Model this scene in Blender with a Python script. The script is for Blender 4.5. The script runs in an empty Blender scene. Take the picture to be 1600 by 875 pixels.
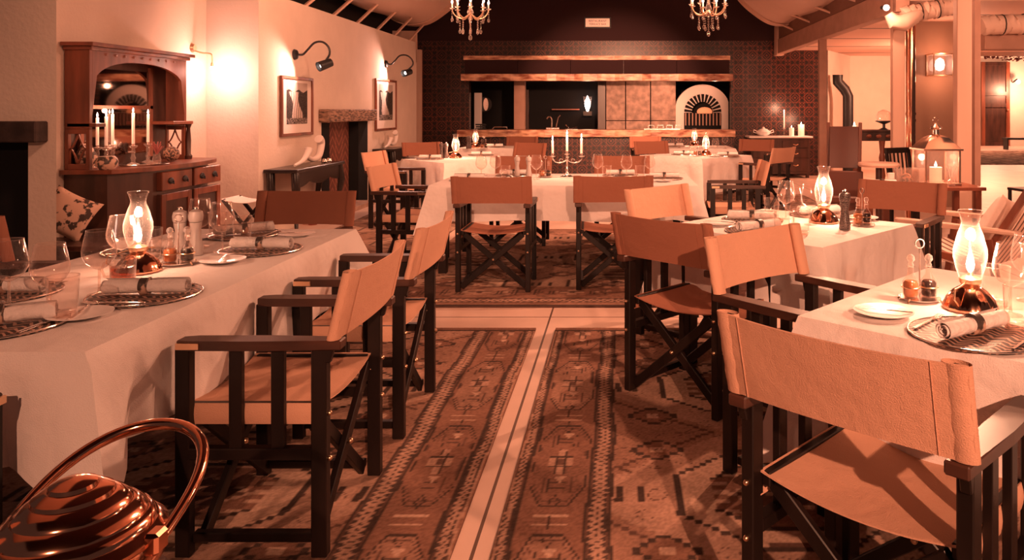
import bpy, bmesh, math, random
import numpy as np
from mathutils import Vector, Matrix
random.seed(7)
PI = math.pi
SC = bpy.context.scene
C = SC.collection

# ------------------------------------------------------------------ camera
CAMH, F, PX, PY = 1.39, 1200.0, 966.0, 172.0
cam_d = bpy.data.cameras.new('camera'); cam = bpy.data.objects.new('camera', cam_d); C.objects.link(cam)
cam.location = (0, 0, CAMH); cam.rotation_euler = (PI/2, 0, 0)
cam_d.sensor_width = 36; cam_d.lens = 36*F/1600
cam_d.shift_x = (800-PX)/1600; cam_d.shift_y = -(437.5-PY)/1600
cam_d.clip_start = .05; cam_d.clip_end = 200
SC.camera = cam
def at(px, py, h=.76):
    """floor-plan position of a photo pixel whose point lies at height h"""
    Y = (CAMH-h)*F/(py-PY)
    return ((px-PX)/F*Y, Y)
def atY(px, py, Y):
    return ((px-PX)/F*Y, Y, CAMH-(py-PY)/F*Y)

# ------------------------------------------------------------------ colour management, world, lights
SC.view_settings.view_transform = 'Standard'; SC.view_settings.look = 'None'
SC.view_settings.gamma = 1; SC.view_settings.use_curve_mapping = False
SC.view_settings.exposure = 0.04
W = bpy.data.worlds.new('room_air'); SC.world = W; W.use_nodes = True
W.node_tree.nodes['Background'].inputs[0].default_value = (.9, .52, .42, 1)
W.node_tree.nodes['Background'].inputs[1].default_value = .06
WARM = (1, .42, .24)
def light(kind, loc, power, color=WARM, size=.05, target=None, angle=80, blend=.5, parent=None):
    d = bpy.data.lights.new(kind.lower()+'_light', kind); d.energy = power; d.color = color
    if kind in ('POINT', 'SPOT'): d.shadow_soft_size = size
    if kind == 'AREA': d.size = size
    if kind == 'SPOT': d.spot_size = math.radians(angle); d.spot_blend = blend
    o = bpy.data.objects.new(kind.lower()+'_light', d); C.objects.link(o); o.location = loc
    if target is not None:
        o.rotation_euler = (Vector(target)-Vector(loc)).to_track_quat('-Z', 'Y').to_euler()
    if parent: o.parent = parent
    return o
# ceiling spots of the room, plus lamps added for brightness
light('SPOT', (1.1, -2.8, 2.9), 1500, target=(1.3, 2.6, .4), angle=50, size=.04)       # behind the camera, right
light('SPOT', (-.9, -2.3, 2.8), 480, target=(-1.7, 3.0, .6), angle=50, size=.04)      # behind the camera, left
light('SPOT', (1.9, 5.6, 3.1), 380, target=(.5, 3.3, 0), angle=62, size=.03)       # aisle, added to brighten the floor strip
light('SPOT', (2.9, 3.0, 3.1), 900, target=(1.5, 2.9, .5), angle=66, size=.05)        # over the right tables
light('SPOT', (2.4, 6.9, 3.2), 420, target=(.2, 5.6, 0), angle=110, size=.05)
light('SPOT', (-1.0, 3.9, 3.1), 220, target=(-.2, 6.9, .6), angle=70, size=.06)
light('SPOT', (0.2, 8.9, 3.1), 420, target=(-.4, 10.6, .5), angle=110, size=.1)
light('SPOT', (-1.6, 7.4, 3.0), 230, target=(-3.85, 9.5, 1.2), angle=100, size=.15)
light('SPOT', (-1.8, 3.6, 3.0), 125, target=(-4.3, 6.9, 1.3), angle=75, size=.15)
light('SPOT', (0.1, 10.6, 2.3), 1300, target=(-.1, 15.7, 1.45), angle=46, size=.08)  # added low spot that brightens the hood beams and back wall
light('AREA', (0, 6, 2.9), 40, size=5.0, target=(0, 6, 6))                             # bounce of all candles under the roof
light('SPOT', (3.0, 1.2, 2.9), 340, target=(5.5, 8.0, .5), angle=90, size=.1)
light('POINT', (6.2, 14.5, 2.1), 330, size=.1)
light('POINT', (12.5, 26, 3.0), 700, size=.3)
light('POINT', (4.6, 6.2, 2.4), 150, size=.15)

# ------------------------------------------------------------------ materials
MATS = {}
def nt(m):
    m.use_nodes = True
    return m.node_tree, m.node_tree.nodes, m.node_tree.links
def pbr(name, col, rough=.6, metal=0, spec=.5, var=0, vscale=8, bump=0, bscale=200, stretch=None, col2=None, emit=None, estr=0, sheen=0, wr=0, wrs=4, ramp=(.35, .65)):
    m = bpy.data.materials.new(name); t, n, l = nt(m); p = n['Principled BSDF']
    p.inputs['Base Color'].default_value = (*col, 1); p.inputs['Roughness'].default_value = rough
    p.inputs['Metallic'].default_value = metal; p.inputs['Specular IOR Level'].default_value = spec
    if sheen: p.inputs['Sheen Weight'].default_value = sheen
    if emit:
        p.inputs['Emission Color'].default_value = (*emit, 1); p.inputs['Emission Strength'].default_value = estr
    if var or bump or wr:
        tc = n.new('ShaderNodeTexCoord'); mp = n.new('ShaderNodeMapping'); l.new(tc.outputs['Object'], mp.inputs[0])
        if stretch: mp.inputs['Scale'].default_value = stretch
    if var:
        no = n.new('ShaderNodeTexNoise'); no.inputs['Scale'].default_value = vscale; no.inputs['Detail'].default_value = 5
        l.new(mp.outputs[0], no.inputs[0])
        cr = n.new('ShaderNodeValToRGB'); c2 = col2 or tuple(c*(1-var) for c in col)
        cr.color_ramp.elements[0].position = ramp[0]; cr.color_ramp.elements[1].position = ramp[1]
        cr.color_ramp.elements[0].color = (*c2, 1); cr.color_ramp.elements[1].color = (*col, 1)
        l.new(no.outputs['Fac'], cr.inputs[0]); l.new(cr.outputs[0], p.inputs['Base Color'])
    last = None
    for s, st, d in ((bscale, bump, .004), (wrs, wr, .05)):
        if st:
            no = n.new('ShaderNodeTexNoise'); no.inputs['Scale'].default_value = s; no.inputs['Detail'].default_value = 3
            l.new(mp.outputs[0], no.inputs[0])
            b = n.new('ShaderNodeBump'); b.inputs['Strength'].default_value = st; b.inputs['Distance'].default_value = d
            l.new(no.outputs['Fac'], b.inputs['Height'])
            if last: l.new(last.outputs[0], b.inputs['Normal'])
            last = b
    if last: l.new(last.outputs[0], p.inputs['Normal'])
    MATS[name] = m
    return m
def glass(name, tint=(1, .93, .9), edge=.95, base=.07, edge_white=.5):
    m = bpy.data.materials.new(name); t, n, l = nt(m); n.remove(n['Principled BSDF'])
    tr = n.new('ShaderNodeBsdfTransparent'); tr.inputs[0].default_value = (*tint, 1)
    gl = n.new('ShaderNodeBsdfGlossy'); gl.inputs['Roughness'].default_value = .05; gl.inputs[0].default_value = (1, .95, .92, 1)
    df = n.new('ShaderNodeBsdfDiffuse'); df.inputs[0].default_value = (.95, .9, .88, 1)  # white diffuse mixed in to imitate bright reflections along glass edges
    m0 = n.new('ShaderNodeMixShader'); m0.inputs[0].default_value = edge_white; l.new(gl.outputs[0], m0.inputs[1]); l.new(df.outputs[0], m0.inputs[2])
    lw = n.new('ShaderNodeLayerWeight'); lw.inputs[0].default_value = .5
    pw = n.new('ShaderNodeMath'); pw.operation = 'POWER'; pw.inputs[1].default_value = 3.0; l.new(lw.outputs['Facing'], pw.inputs[0])
    ma = n.new('ShaderNodeMath'); ma.operation = 'MULTIPLY_ADD'; ma.inputs[1].default_value = edge; ma.inputs[2].default_value = base
    l.new(pw.outputs[0], ma.inputs[0])
    mx = n.new('ShaderNodeMixShader'); l.new(ma.outputs[0], mx.inputs[0]); l.new(tr.outputs[0], mx.inputs[1]); l.new(m0.outputs[0], mx.inputs[2])
    l.new(mx.outputs[0], n['Material Output'].inputs[0]); MATS[name] = m
    return m
def attr_mat(name, rough=.9, bump=.5, bscale=300):
    m = pbr(name, (.5, .5, .5), rough, bump=bump, bscale=bscale, spec=.15)
    t, n, l = nt(m); a = n.new('ShaderNodeAttribute'); a.attribute_name = 'Col'
    l.new(a.outputs['Color'], n['Principled BSDF'].inputs['Base Color'])
    return m
WOOD = pbr('dark_wood', (.016, .009, .008), .42, var=.6, vscale=10, stretch=(1, 1, .2), spec=.35)
ARMW = pbr('arm_wood', (.075, .028, .018), .42, var=.5, vscale=14, stretch=(.3, .3, 1), spec=.6)
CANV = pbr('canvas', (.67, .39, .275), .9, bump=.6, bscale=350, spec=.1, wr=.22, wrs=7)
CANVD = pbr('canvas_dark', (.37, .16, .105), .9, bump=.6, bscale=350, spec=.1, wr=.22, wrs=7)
CLOTH = pbr('tablecloth_linen', (.86, .80, .78), .85, bump=.5, bscale=300, spec=.15, wr=.5, wrs=5)
NAPK = pbr('napkin_linen', (.88, .82, .80), .85, bump=.3, bscale=300, spec=.15, wr=.3, wrs=30)
WALL = pbr('plaster', (.74, .62, .54), .9, bump=.8, bscale=34, spec=.15, var=.06, vscale=3)
WALLD = pbr('plaster_brown', (.30, .19, .14), .9, bump=.3, bscale=30, spec=.15)
MAROON = pbr('maroon_paint', (.045, .022, .024), .9, spec=.2)
BLACKM = pbr('black_metal', (.022, .022, .024), .45, metal=.3)
DARK = pbr('matt_black', (.012, .012, .013), .9, spec=.2)  # plain near-black for hearths, passage, kitchen walls and oven
BRASS = pbr('brass', (.9, .62, .42), .28, metal=1)
COPPER = pbr('copper', (.84, .42, .28), .12, metal=1)
PCOP = pbr('pale_copper', (.95, .72, .60), .22, metal=1)
SILVER = pbr('silver', (.9, .82, .78), .2, metal=1)
CHINA = pbr('china', (.88, .84, .83), .25)
GLASS = glass('clear_glass', edge_white=.32)
GLASSR = glass('cut_glass', (.97, .90, .86), .9, .14, .5)
BOTG = glass('bottle_glass', (.97, .90, .86), .7, .06, .3)
AMBERG = glass('amber_glass', (.75, .36, .22), .5, .12, .2)
OIL = pbr('olive_oil', (.35, .13, .05), .15)
VINE = pbr('vinegar', (.02, .008, .006), .12)
WAX = pbr('candle_wax', (.9, .72, .62), .5, emit=(1, .5, .33), estr=.25)
FLAME = pbr('flame', (1, .8, .7), .5, emit=(1, .78, .68), estr=14)
BULB = pbr('lit_bulb', (1, .9, .85), .5, emit=(1, .74, .62), estr=9)
PAPER = pbr('mill_paint', (.46, .40, .38), .4)
MILLD = pbr('pepper_mill_speckle', (.20, .15, .14), .4, var=.8, vscale=220, ramp=(.45, .55))
MAHOG = pbr('mahogany', (.29, .085, .045), .35, var=.62, vscale=6, stretch=(1, 1, .18), spec=.6)
MAHOGD = pbr('mahogany_dark', (.075, .028, .019), .38, var=.6, vscale=7, stretch=(1, 1, .2), spec=.6)
EBON = pbr('black_lacquer', (.022, .016, .015), .25, spec=.6)
LIVE = pbr('live_edge_wood', (.92, .58, .38), .4, var=.75, vscale=7, stretch=(.6, 1, 2.2), col2=(.30, .09, .045))
BARK = pbr('old_beam', (.45, .28, .2), .8, var=.9, vscale=14, stretch=(.7, .7, 4), col2=(.05, .03, .025), bump=.8, bscale=30)
BEAMD = pbr('charred_beam', (.05, .03, .027), .8, var=.6, vscale=10, bump=.8, bscale=30)
FABR = pbr('roof_fabric', (.70, .52, .44), .9, bump=.2, bscale=150, spec=.1, wr=.3, wrs=2)
TIMB = pbr('painted_timber', (.44, .26, .20), .7, var=.15, vscale=5)
TIMBL = pbr('pale_timber', (.74, .50, .40), .6, var=.12, vscale=4, stretch=(1, 1, .1))
STONE = pbr('stone_panel', (.50, .33, .26), .55, var=.45, vscale=9, bump=.5, bscale=20)
MIRR = pbr('mirror_glass', (.3, .24, .22), .03, metal=1)
BOXW = pbr('white_enamel', (.8, .72, .68), .5)
LEATH = pbr('oxblood_leather', (.10, .026, .015), .34, spec=.7)
LEAF = pbr('protea_petal', (.35, .10, .09), .6)
WICK = pbr('wicker', (.42, .24, .17), .7, var=.8, vscale=60, col2=(.05, .03, .025), ramp=(.45, .55))
PATN = pbr('patterned_ceramic', (.62, .42, .33), .4, var=.9, vscale=26, col2=(.06, .045, .04), ramp=(.47, .53))
CUSH = pbr('printed_cushion', (.74, .50, .39), .9, var=.9, vscale=15, col2=(.07, .05, .045), ramp=(.43, .47))
CUSHL = pbr('cream_cushion', (.84, .72, .66), .9, wr=.4, wrs=8)

def fnodes(m):
    """tiny expression helper for procedural patterns"""
    t, n, l = nt(m)
    def M(op, a, b=None, c=None):
        x = n.new('ShaderNodeMath'); x.operation = op
        for i, v in enumerate((a, b, c)):
            if v is None: continue
            if isinstance(v, (int, float)): x.inputs[i].default_value = v
            else: l.new(v, x.inputs[i])
        return x.outputs[0]
    return t, n, l, M
def tile_mat(name, tile, colA, colB, grout):
    m = pbr(name, colA, .35, spec=.5); t, n, l, M = fnodes(m)
    tc = n.new('ShaderNodeTexCoord'); sp = n.new('ShaderNodeSeparateXYZ'); l.new(tc.outputs['Object'], sp.inputs[0])
    u = M('SUBTRACT', M('FRACT', M('DIVIDE', sp.outputs[0], tile)), .5)
    v = M('SUBTRACT', M('FRACT', M('DIVIDE', sp.outputs[2], tile)), .5)
    r = M('SQRT', M('ADD', M('MULTIPLY', u, u), M('MULTIPLY', v, v)))
    au, av = M('ABSOLUTE', u), M('ABSOLUTE', v)
    ring = M('LESS_THAN', M('ABSOLUTE', M('SUBTRACT', r, .33)), .03)
    dia = M('LESS_THAN', M('ABSOLUTE', M('SUBTRACT', M('ADD', au, av), .24)), .03)
    cor = M('LESS_THAN', M('ABSOLUTE', M('SUBTRACT', M('ADD', au, av), .78)), .04)
    dot = M('LESS_THAN', r, .07)
    ray = M('MULTIPLY', M('LESS_THAN', M('ABSOLUTE', M('SUBTRACT', au, av)), .03), M('GREATER_THAN', r, .38))
    petal = M('LESS_THAN', M('ABSOLUTE', M('SUBTRACT', r, M('MULTIPLY_ADD', M('COSINE', M('MULTIPLY', M('ARCTAN2', u, v), 8)), .05, .42))), .022)
    ring = M('MAXIMUM', ring, petal)
    pat = M('MINIMUM', M('ADD', M('ADD', ring, dia), M('ADD', M('ADD', cor, dot), ray)), 1.0)
    gr = M('GREATER_THAN', M('MAXIMUM', au, av), .48)
    no = n.new('ShaderNodeTexNoise'); no.inputs['Scale'].default_value = 1.3; l.new(tc.outputs['Object'], no.inputs[0])
    mx = n.new('ShaderNodeMix'); mx.data_type = 'RGBA'; l.new(M('MULTIPLY', pat, M('MULTIPLY', no.outputs['Fac'], 1.5)), mx.inputs[0])
    mx.inputs[6].default_value = (*colA, 1); mx.inputs[7].default_value = (*colB, 1)
    m2 = n.new('ShaderNodeMix'); m2.data_type = 'RGBA'; l.new(gr, m2.inputs[0]); l.new(mx.outputs[2], m2.inputs[6]); m2.inputs[7].default_value = (*grout, 1)
    l.new(m2.outputs[2], n['Principled BSDF'].inputs['Base Color'])
    return m
TILE = tile_mat('encaustic_tile', .30, (.010, .008, .009), (.16, .040, .024), (.006, .006, .006))
def herring_mat():
    m = pbr('herringbone_brick', (.2, .07, .05), .8); t, n, l, M = fnodes(m)
    tc = n.new('ShaderNodeTexCoord'); sp = n.new('ShaderNodeSeparateXYZ'); l.new(tc.outputs['Object'], sp.inputs[0])
    u = M('DIVIDE', sp.outputs[1], .50); v = sp.outputs[2]
    tri = M('ABSOLUTE', M('SUBTRACT', M('FRACT', u), .5))
    k = M('ADD', M('DIVIDE', v, .12), M('MULTIPLY', tri, 4.2))
    line = M('LESS_THAN', M('ABSOLUTE', M('SUBTRACT', M('FRACT', k), .5)), .09)
    mid = M('LESS_THAN', M('ABSOLUTE', M('SUBTRACT', M('FRACT', M('MULTIPLY', u, 2)), .5)), .03)
    f = M('MAXIMUM', line, mid)
    mx = n.new('ShaderNodeMix'); mx.data_type = 'RGBA'; l.new(f, mx.inputs[0]); mx.inputs[6].default_value = (.13, .045, .032, 1); mx.inputs[7].default_value = (.32, .12, .08, 1)
    l.new(mx.outputs[2], n['Principled BSDF'].inputs['Base Color']); return m
HERR = herring_mat()
def line_mat(name, base, dark, axis, step, width, off=0, rough=.6, **kw):
    m = pbr(name, base, rough, **kw); t, n, l, M = fnodes(m); p = n['Principled BSDF']
    tc = n.new('ShaderNodeTexCoord'); sp = n.new('ShaderNodeSeparateXYZ'); l.new(tc.outputs['Object'], sp.inputs[0])
    f = None
    for ax, st, of in ([(axis, step, off)] if not isinstance(axis, tuple) else zip(axis, step, off)):
        g = M('LESS_THAN', M('FRACT', M('DIVIDE', M('ADD', sp.outputs[ax], of), st)), width/st)
        f = g if f is None else M('MAXIMUM', f, g)
    src = p.inputs['Base Color'].links[0].from_socket if p.inputs['Base Color'].links else None
    mx = n.new('ShaderNodeMix'); mx.data_type = 'RGBA'; l.new(f, mx.inputs[0])
    if src: l.new(src, mx.inputs[6])
    else: mx.inputs[6].default_value = (*base, 1)
    mx.inputs[7].default_value = (*dark, 1); l.new(mx.outputs[2], p.inputs['Base Color'])
    return m
FLOOR = line_mat('screed_floor', (.76, .56, .47), (.12, .07, .05), (0, 1), (1.9, 12.0), .012, (.4625, 6.85), rough=.45, var=.18, vscale=2.2, bump=.1, bscale=12)
SOFFIT = line_mat('plank_soffit', (.62, .40, .32), (.06, .03, .02), 1, 1.7, .11, rough=.6)
SLING = line_mat('striped_sling', (.82, .64, .55), (.16, .08, .06), 0, .085, .03, rough=.85)
def weave_mat():
    m = pbr('woven_placemat', (.3, .2, .16), .45, metal=.2, bump=.6, bscale=120); t, n, l, M = fnodes(m)
    tc = n.new('ShaderNodeTexCoord'); sp = n.new('ShaderNodeSeparateXYZ'); l.new(tc.outputs['Object'], sp.inputs[0])
    no = n.new('ShaderNodeTexNoise'); no.inputs['Scale'].default_value = 9; l.new(tc.outputs['Object'], no.inputs[0])
    zz = M('ABSOLUTE', M('SUBTRACT', M('FRACT', M('DIVIDE', sp.outputs[0], .055)), .5))
    k = M('FRACT', M('ADD', M('ADD', M('DIVIDE', sp.outputs[1], .026), M('MULTIPLY', zz, 1.9)), M('MULTIPLY', no.outputs['Fac'], 2.5)))
    f = M('GREATER_THAN', k, .62)
    mx = n.new('ShaderNodeMix'); mx.data_type = 'RGBA'; l.new(f, mx.inputs[0]); mx.inputs[6].default_value = (.035, .024, .022, 1); mx.inputs[7].default_value = (.48, .30, .23, 1)
    l.new(mx.outputs[2], n['Principled BSDF'].inputs['Base Color']); return m
MATW = weave_mat()

# ------------------------------------------------------------------ mesh helpers
class B:
    def __init__(s): s.bm = bmesh.new()
    def box(s, x0, x1, y0, y1, z0, z1, mat=None):
        v = [s.bm.verts.new(p) for p in ((x0,y0,z0),(x1,y0,z0),(x1,y1,z0),(x0,y1,z0),(x0,y0,z1),(x1,y0,z1),(x1,y1,z1),(x0,y1,z1))]
        for f in ((3,2,1,0),(4,5,6,7),(0,1,5,4),(1,2,6,5),(2,3,7,6),(3,0,4,7)): s.bm.faces.new([v[i] for i in f])
        return s
    def bar(s, p0, p1, w, t, up=(0, 0, 1), w1=None, t1=None):
        p0, p1 = Vector(p0), Vector(p1); d = (p1-p0).normalized(); up = Vector(up)
        if abs(d.dot(up)) > .99: up = Vector((0, 1, 0))
        a = d.cross(up).normalized(); b = a.cross(d).normalized()
        v = []
        for p, ww, tt in ((p0, w, t), (p1, w1 or w, t1 or t)):
            for i, j in ((-1,-1),(1,-1),(1,1),(-1,1)): v.append(s.bm.verts.new(p+a*ww/2*i+b*tt/2*j))
        for f in ((3,2,1,0),(4,5,6,7),(0,1,5,4),(1,2,6,5),(2,3,7,6),(3,0,4,7)): s.bm.faces.new([v[i] for i in f])
        return s
    def tube(s, pts, r, seg=10, cap=True, closed=False):
        pts = [Vector(p) for p in pts]; n = len(pts); rs = r if isinstance(r, (list, tuple)) else [r]*n
        rings = []; prev = None
        for i, p in enumerate(pts):
            a = pts[(i-1) % n] if (i or closed) else p; b = pts[(i+1) % n] if (i < n-1 or closed) else p
            d = (b-a).normalized()
            if prev is None:
                x = Vector((0, 0, 1)) if abs(d.z) < .9 else Vector((0, 1, 0))
                u = d.cross(x).normalized()
            else: u = (prev-d*prev.dot(d)).normalized()
            prev = u; w = d.cross(u)
            rings.append([s.bm.verts.new(p+(u*math.cos(2*PI*k/seg)+w*math.sin(2*PI*k/seg))*rs[i]) for k in range(seg)])
        for i in range(n if closed else n-1):
            A, Bb = rings[i], rings[(i+1) % n]
            for k in range(seg): s.bm.faces.new((A[k], A[(k+1) % seg], Bb[(k+1) % seg], Bb[k]))
        if cap and not closed:
            s.bm.faces.new(rings[0][::-1]); s.bm.faces.new(rings[-1])
        return s
    def lathe(s, prof, c=(0, 0, 0), seg=20, cap0=True, cap1=True, rib=0, nrib=0):
        rings = []
        for r, z in prof:
            rings.append([s.bm.verts.new((c[0]+r*(1+rib*math.cos(nrib*2*PI*k/seg))*math.cos(2*PI*k/seg), c[1]+r*(1+rib*math.cos(nrib*2*PI*k/seg))*math.sin(2*PI*k/seg), c[2]+z)) for k in range(seg)])
        for A, D in zip(rings, rings[1:]):
            for k in range(seg): s.bm.faces.new((A[k], A[(k+1) % seg], D[(k+1) % seg], D[k]))
        if cap0: s.bm.faces.new(rings[0][::-1])
        if cap1: s.bm.faces.new(rings[-1])
        return s
    def prism(s, poly, o, u, v, w):
        """polygon (a,b) at o + a*u + b*v, extruded along w"""
        o, u, v, w = map(Vector, (o, u, v, w))
        A = [s.bm.verts.new(o+u*a+v*b) for a, b in poly]; D = [s.bm.verts.new(o+u*a+v*b+w) for a, b in poly]
        n = len(A); s.bm.faces.new(A[::-1]); s.bm.faces.new(D)
        for i in range(n): s.bm.faces.new((A[i], A[(i+1) % n], D[(i+1) % n], D[i]))
        return s
    def grid(s, fn, nu, nv, thick=0):
        V = [[s.bm.verts.new(fn(i/nu, j/nv)) for j in range(nv+1)] for i in range(nu+1)]
        fs = []
        for i in range(nu):
            for j in range(nv): fs.append(s.bm.faces.new((V[i][j], V[i+1][j], V[i+1][j+1], V[i][j+1])))
        if thick:
            bmesh.ops.recalc_face_normals(s.bm, faces=fs)
            bmesh.ops.solidify(s.bm, geom=fs, thickness=thick)
        return s
    def ball(s, c, r, seg=12, sz=1, sx=1, sy=1):
        prof = [(r*math.sin(PI*k/8), 0) for k in range(9)]
        rings = []
        for k in range(1, 8):
            a = PI*k/8
            rings.append([s.bm.verts.new((c[0]+sx*r*math.sin(a)*math.cos(2*PI*i/seg), c[1]+sy*r*math.sin(a)*math.sin(2*PI*i/seg), c[2]-sz*r*math.cos(a))) for i in range(seg)])
        b0 = s.bm.verts.new((c[0], c[1], c[2]-sz*r)); b1 = s.bm.verts.new((c[0], c[1], c[2]+sz*r))
        for A, D in zip(rings, rings[1:]):
            for k in range(seg): s.bm.faces.new((A[k], A[(k+1) % seg], D[(k+1) % seg], D[k]))
        for k in range(seg):
            s.bm.faces.new((b0, rings[0][(k+1) % seg], rings[0][k])); s.bm.faces.new((b1, rings[-1][k], rings[-1][(k+1) % seg]))
        return s
    def build(s, name, mat, parent=None, loc=None, bevel=0, smooth=False, kind=None):
        if bevel: bmesh.ops.bevel(s.bm, geom=list(s.bm.edges), offset=bevel, segments=1, affect='EDGES', profile=.5)
        bmesh.ops.recalc_face_normals(s.bm, faces=list(s.bm.faces))
        me = bpy.data.meshes.new(name); s.bm.to_mesh(me); s.bm.free(); me.materials.append(mat)
        if smooth: me.polygons.foreach_set('use_smooth', [True]*len(me.polygons)); me.set_sharp_from_angle(angle=math.radians(40))
        o = bpy.data.objects.new(name, me); C.objects.link(o)
        if parent: o.parent = parent
        if loc: o.location = loc
        if kind: o['kind'] = kind
        return o
def empty(name, loc=(0, 0, 0), rz=0):
    o = bpy.data.objects.new(name, None); C.objects.link(o); o.empty_display_size = .05
    o.location = loc; o.rotation_euler = (0, 0, rz); return o
def tag(o, label, cat, group=None):
    o['label'] = label; o['category'] = cat
    if group: o['group'] = group
    elif 'group' in o: del o['group']
    return o
def kids(o): return [c for c in C.objects if c.parent == o]
CHILD = {}
def dup(o, parent=None):
    c = o.copy(); C.objects.link(c); c.parent = parent
    if o.name in CHILD: ch = CHILD[o.name]
    else: ch = kids(o); CHILD[o.name] = ch
    for k in ch: dup(k, c)
    return c
PROTO = {}
def inst(key, builder, loc, rz, label, cat, group=None, scale=1):
    if key not in PROTO: PROTO[key] = o = builder()
    else: o = dup(PROTO[key])
    o.location = loc if len(loc) == 3 else (loc[0], loc[1], 0)
    o.rotation_euler = (0, 0, rz); o.scale = (scale,)*3
    return tag(o, label, cat, group)
def ang(dx, dy): return math.atan2(dy, dx)-PI/2     # local +Y turned to face (dx, dy)
def arc(c, r, a0, a1, n, plane='xz'):
    out = []
    for i in range(n+1):
        a = a0+(a1-a0)*i/n; p, q = r*math.cos(a), r*math.sin(a)
        out.append({'xz': (c[0]+p, c[1], c[2]+q), 'yz': (c[0], c[1]+p, c[2]+q), 'xy': (c[0]+p, c[1]+q, c[2])}[plane])
    return out

# ------------------------------------------------------------------ room shell
WX = -3.85
B().box(-9, 20, -3, 32, -.06, 0).build('floor', FLOOR, kind='structure')
def wallpoly(name, pts, z0, z1, mat):          # closed plan outline extruded upwards
    return B().prism(pts, (0, 0, z0), (1, 0, 0), (0, 1, 0), (0, 0, z1-z0)).build(name, mat, kind='structure')
# left wall: chimney breast, dresser alcove, wall with the herringbone fireplace
P = at(88, 400, 0); yp = 5.2; xe = (88-PX)/F*yp
yb = 5.42; xb = (88-PX)/F*yb
fx = (44-PX)/F*yp
b = B()
b.prism([(fx, yp), (xe, yp), (xb, yb), (fx, yb)], (0, 0, 0), (1, 0, 0), (0, 1, 0), (0, 0, 3.0))
b.prism([(-9, yp), (fx, yp), (fx, yb), (-9, yb)], (0, 0, 1.25), (1, 0, 0), (0, 1, 0), (0, 0, 1.75))
b.build('wall_left_chimney_breast', WALL, kind='structure')
B().box(-9, fx-.004, yb-.03, yb-.002, 0, 1.248).build('wall_left_hearth_back', DARK, kind='structure')
o = B(); o.box(-6.2, (62-PX)/F*5.12, 5.08, 5.2, 1.175, 1.315)
tag(o.build('mantel_beam', BEAMD, bevel=.008), 'dark charred mantel beam over the black hearth at the far left', 'mantel beam')
wallpoly('wall_left_alcove', [(-9, yb), (-4.41, yb), (-4.41, 8.22), (-4.6, 8.35), (-9, 8.35)], 0, 3.0, WALL)
f0, f1, fh = 9.96, 11.8, 1.25
b = B()
b.box(-4.6, WX, 8.22, f0, 0, 2.68); b.box(-4.6, WX, f1, 14.65, 0, 2.68); b.box(-4.6, WX, f0, f1, fh, 2.68)
b.build('wall_left', WALL, kind='structure')
B().box(-4.15, -4.0, f0, f1, 0, fh).build('wall_left_hearth_brick', HERR, kind='structure')
t = empty('fireplace_surround', (WX, f0, 0))
B().box(-.14, .0, .002, .28, 0, fh-.03).build('side_cheek', DARK, t); B().box(-.14, .0, f1-f0-.42, f1-f0-.002, 0, fh-.03).build('side_cheek', DARK, t)
B().box(.002, .13, -.1, f1-f0+.06, fh-.02, fh+.15).build('lintel', BARK, t, bevel=.012)
B().box(-.1, .25, .3, f1-f0-.45, 0.002, .06).build('hearthstone', STONE, t)
tag(t, 'tall black fireplace with rough timber lintel in the left wall between two pictures', 'fireplace')
# opening past the left wall with its frame
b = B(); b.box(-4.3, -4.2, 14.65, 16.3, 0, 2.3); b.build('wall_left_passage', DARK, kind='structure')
b = B(); b.box(-4.25, -4.02, 15.6, 15.75, 0, 2.62); b.box(-4.3, -3.85, 14.62, 14.72, 2.3, 2.9); b.build('trim_1', TIMBL, kind='structure')
# back wall in tiles with the kitchen opening, dark gable above
by = 16.3
kx0, kx1, kz0, kz1 = atY(733, 205, by)[0], atY(1142, 205, by)[0], .95, 2.12
b = B(); b.box(-4.6, kx0, by, by+.2, 0, 2.86); b.box(kx1, 4.42, by, by+.2, 0, 2.86); b.box(kx0, kx1, by, by+.2, 0, kz0); b.box(kx0, kx1, by, by+.2, kz1, 2.86)
b.build('wall_back', TILE, kind='structure')
B().box(-6, 4.42, by+.0, by+.2, 2.86, 6).build('wall_back_gable', MAROON, kind='structure')
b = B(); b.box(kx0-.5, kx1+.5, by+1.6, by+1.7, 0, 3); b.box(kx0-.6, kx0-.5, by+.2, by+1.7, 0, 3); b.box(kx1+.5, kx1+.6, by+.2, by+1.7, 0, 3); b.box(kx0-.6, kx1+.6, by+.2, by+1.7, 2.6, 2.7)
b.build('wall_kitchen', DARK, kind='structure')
# right side: diagonal white wall, alcove wall, brown wall with sconce, far room
wallpoly('wall_right_alcove', [(4.45, by), (5.42, 17.97), (7.2, 17.97), (7.2, 18.2), (5.3, 18.2), (4.4, by+.2)], 0, 2.8, WALL)
B().box(atY(1427, 0, 11)[0], atY(1496, 0, 11)[0], 11, 11.2, 0, 3.0).build('wall_right_pier', WALLD, kind='structure')
b = B(); b.box(9, 20, 30, 30.2, 0, 5); b.build('wall_far_room', WALL, kind='structure')
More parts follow.
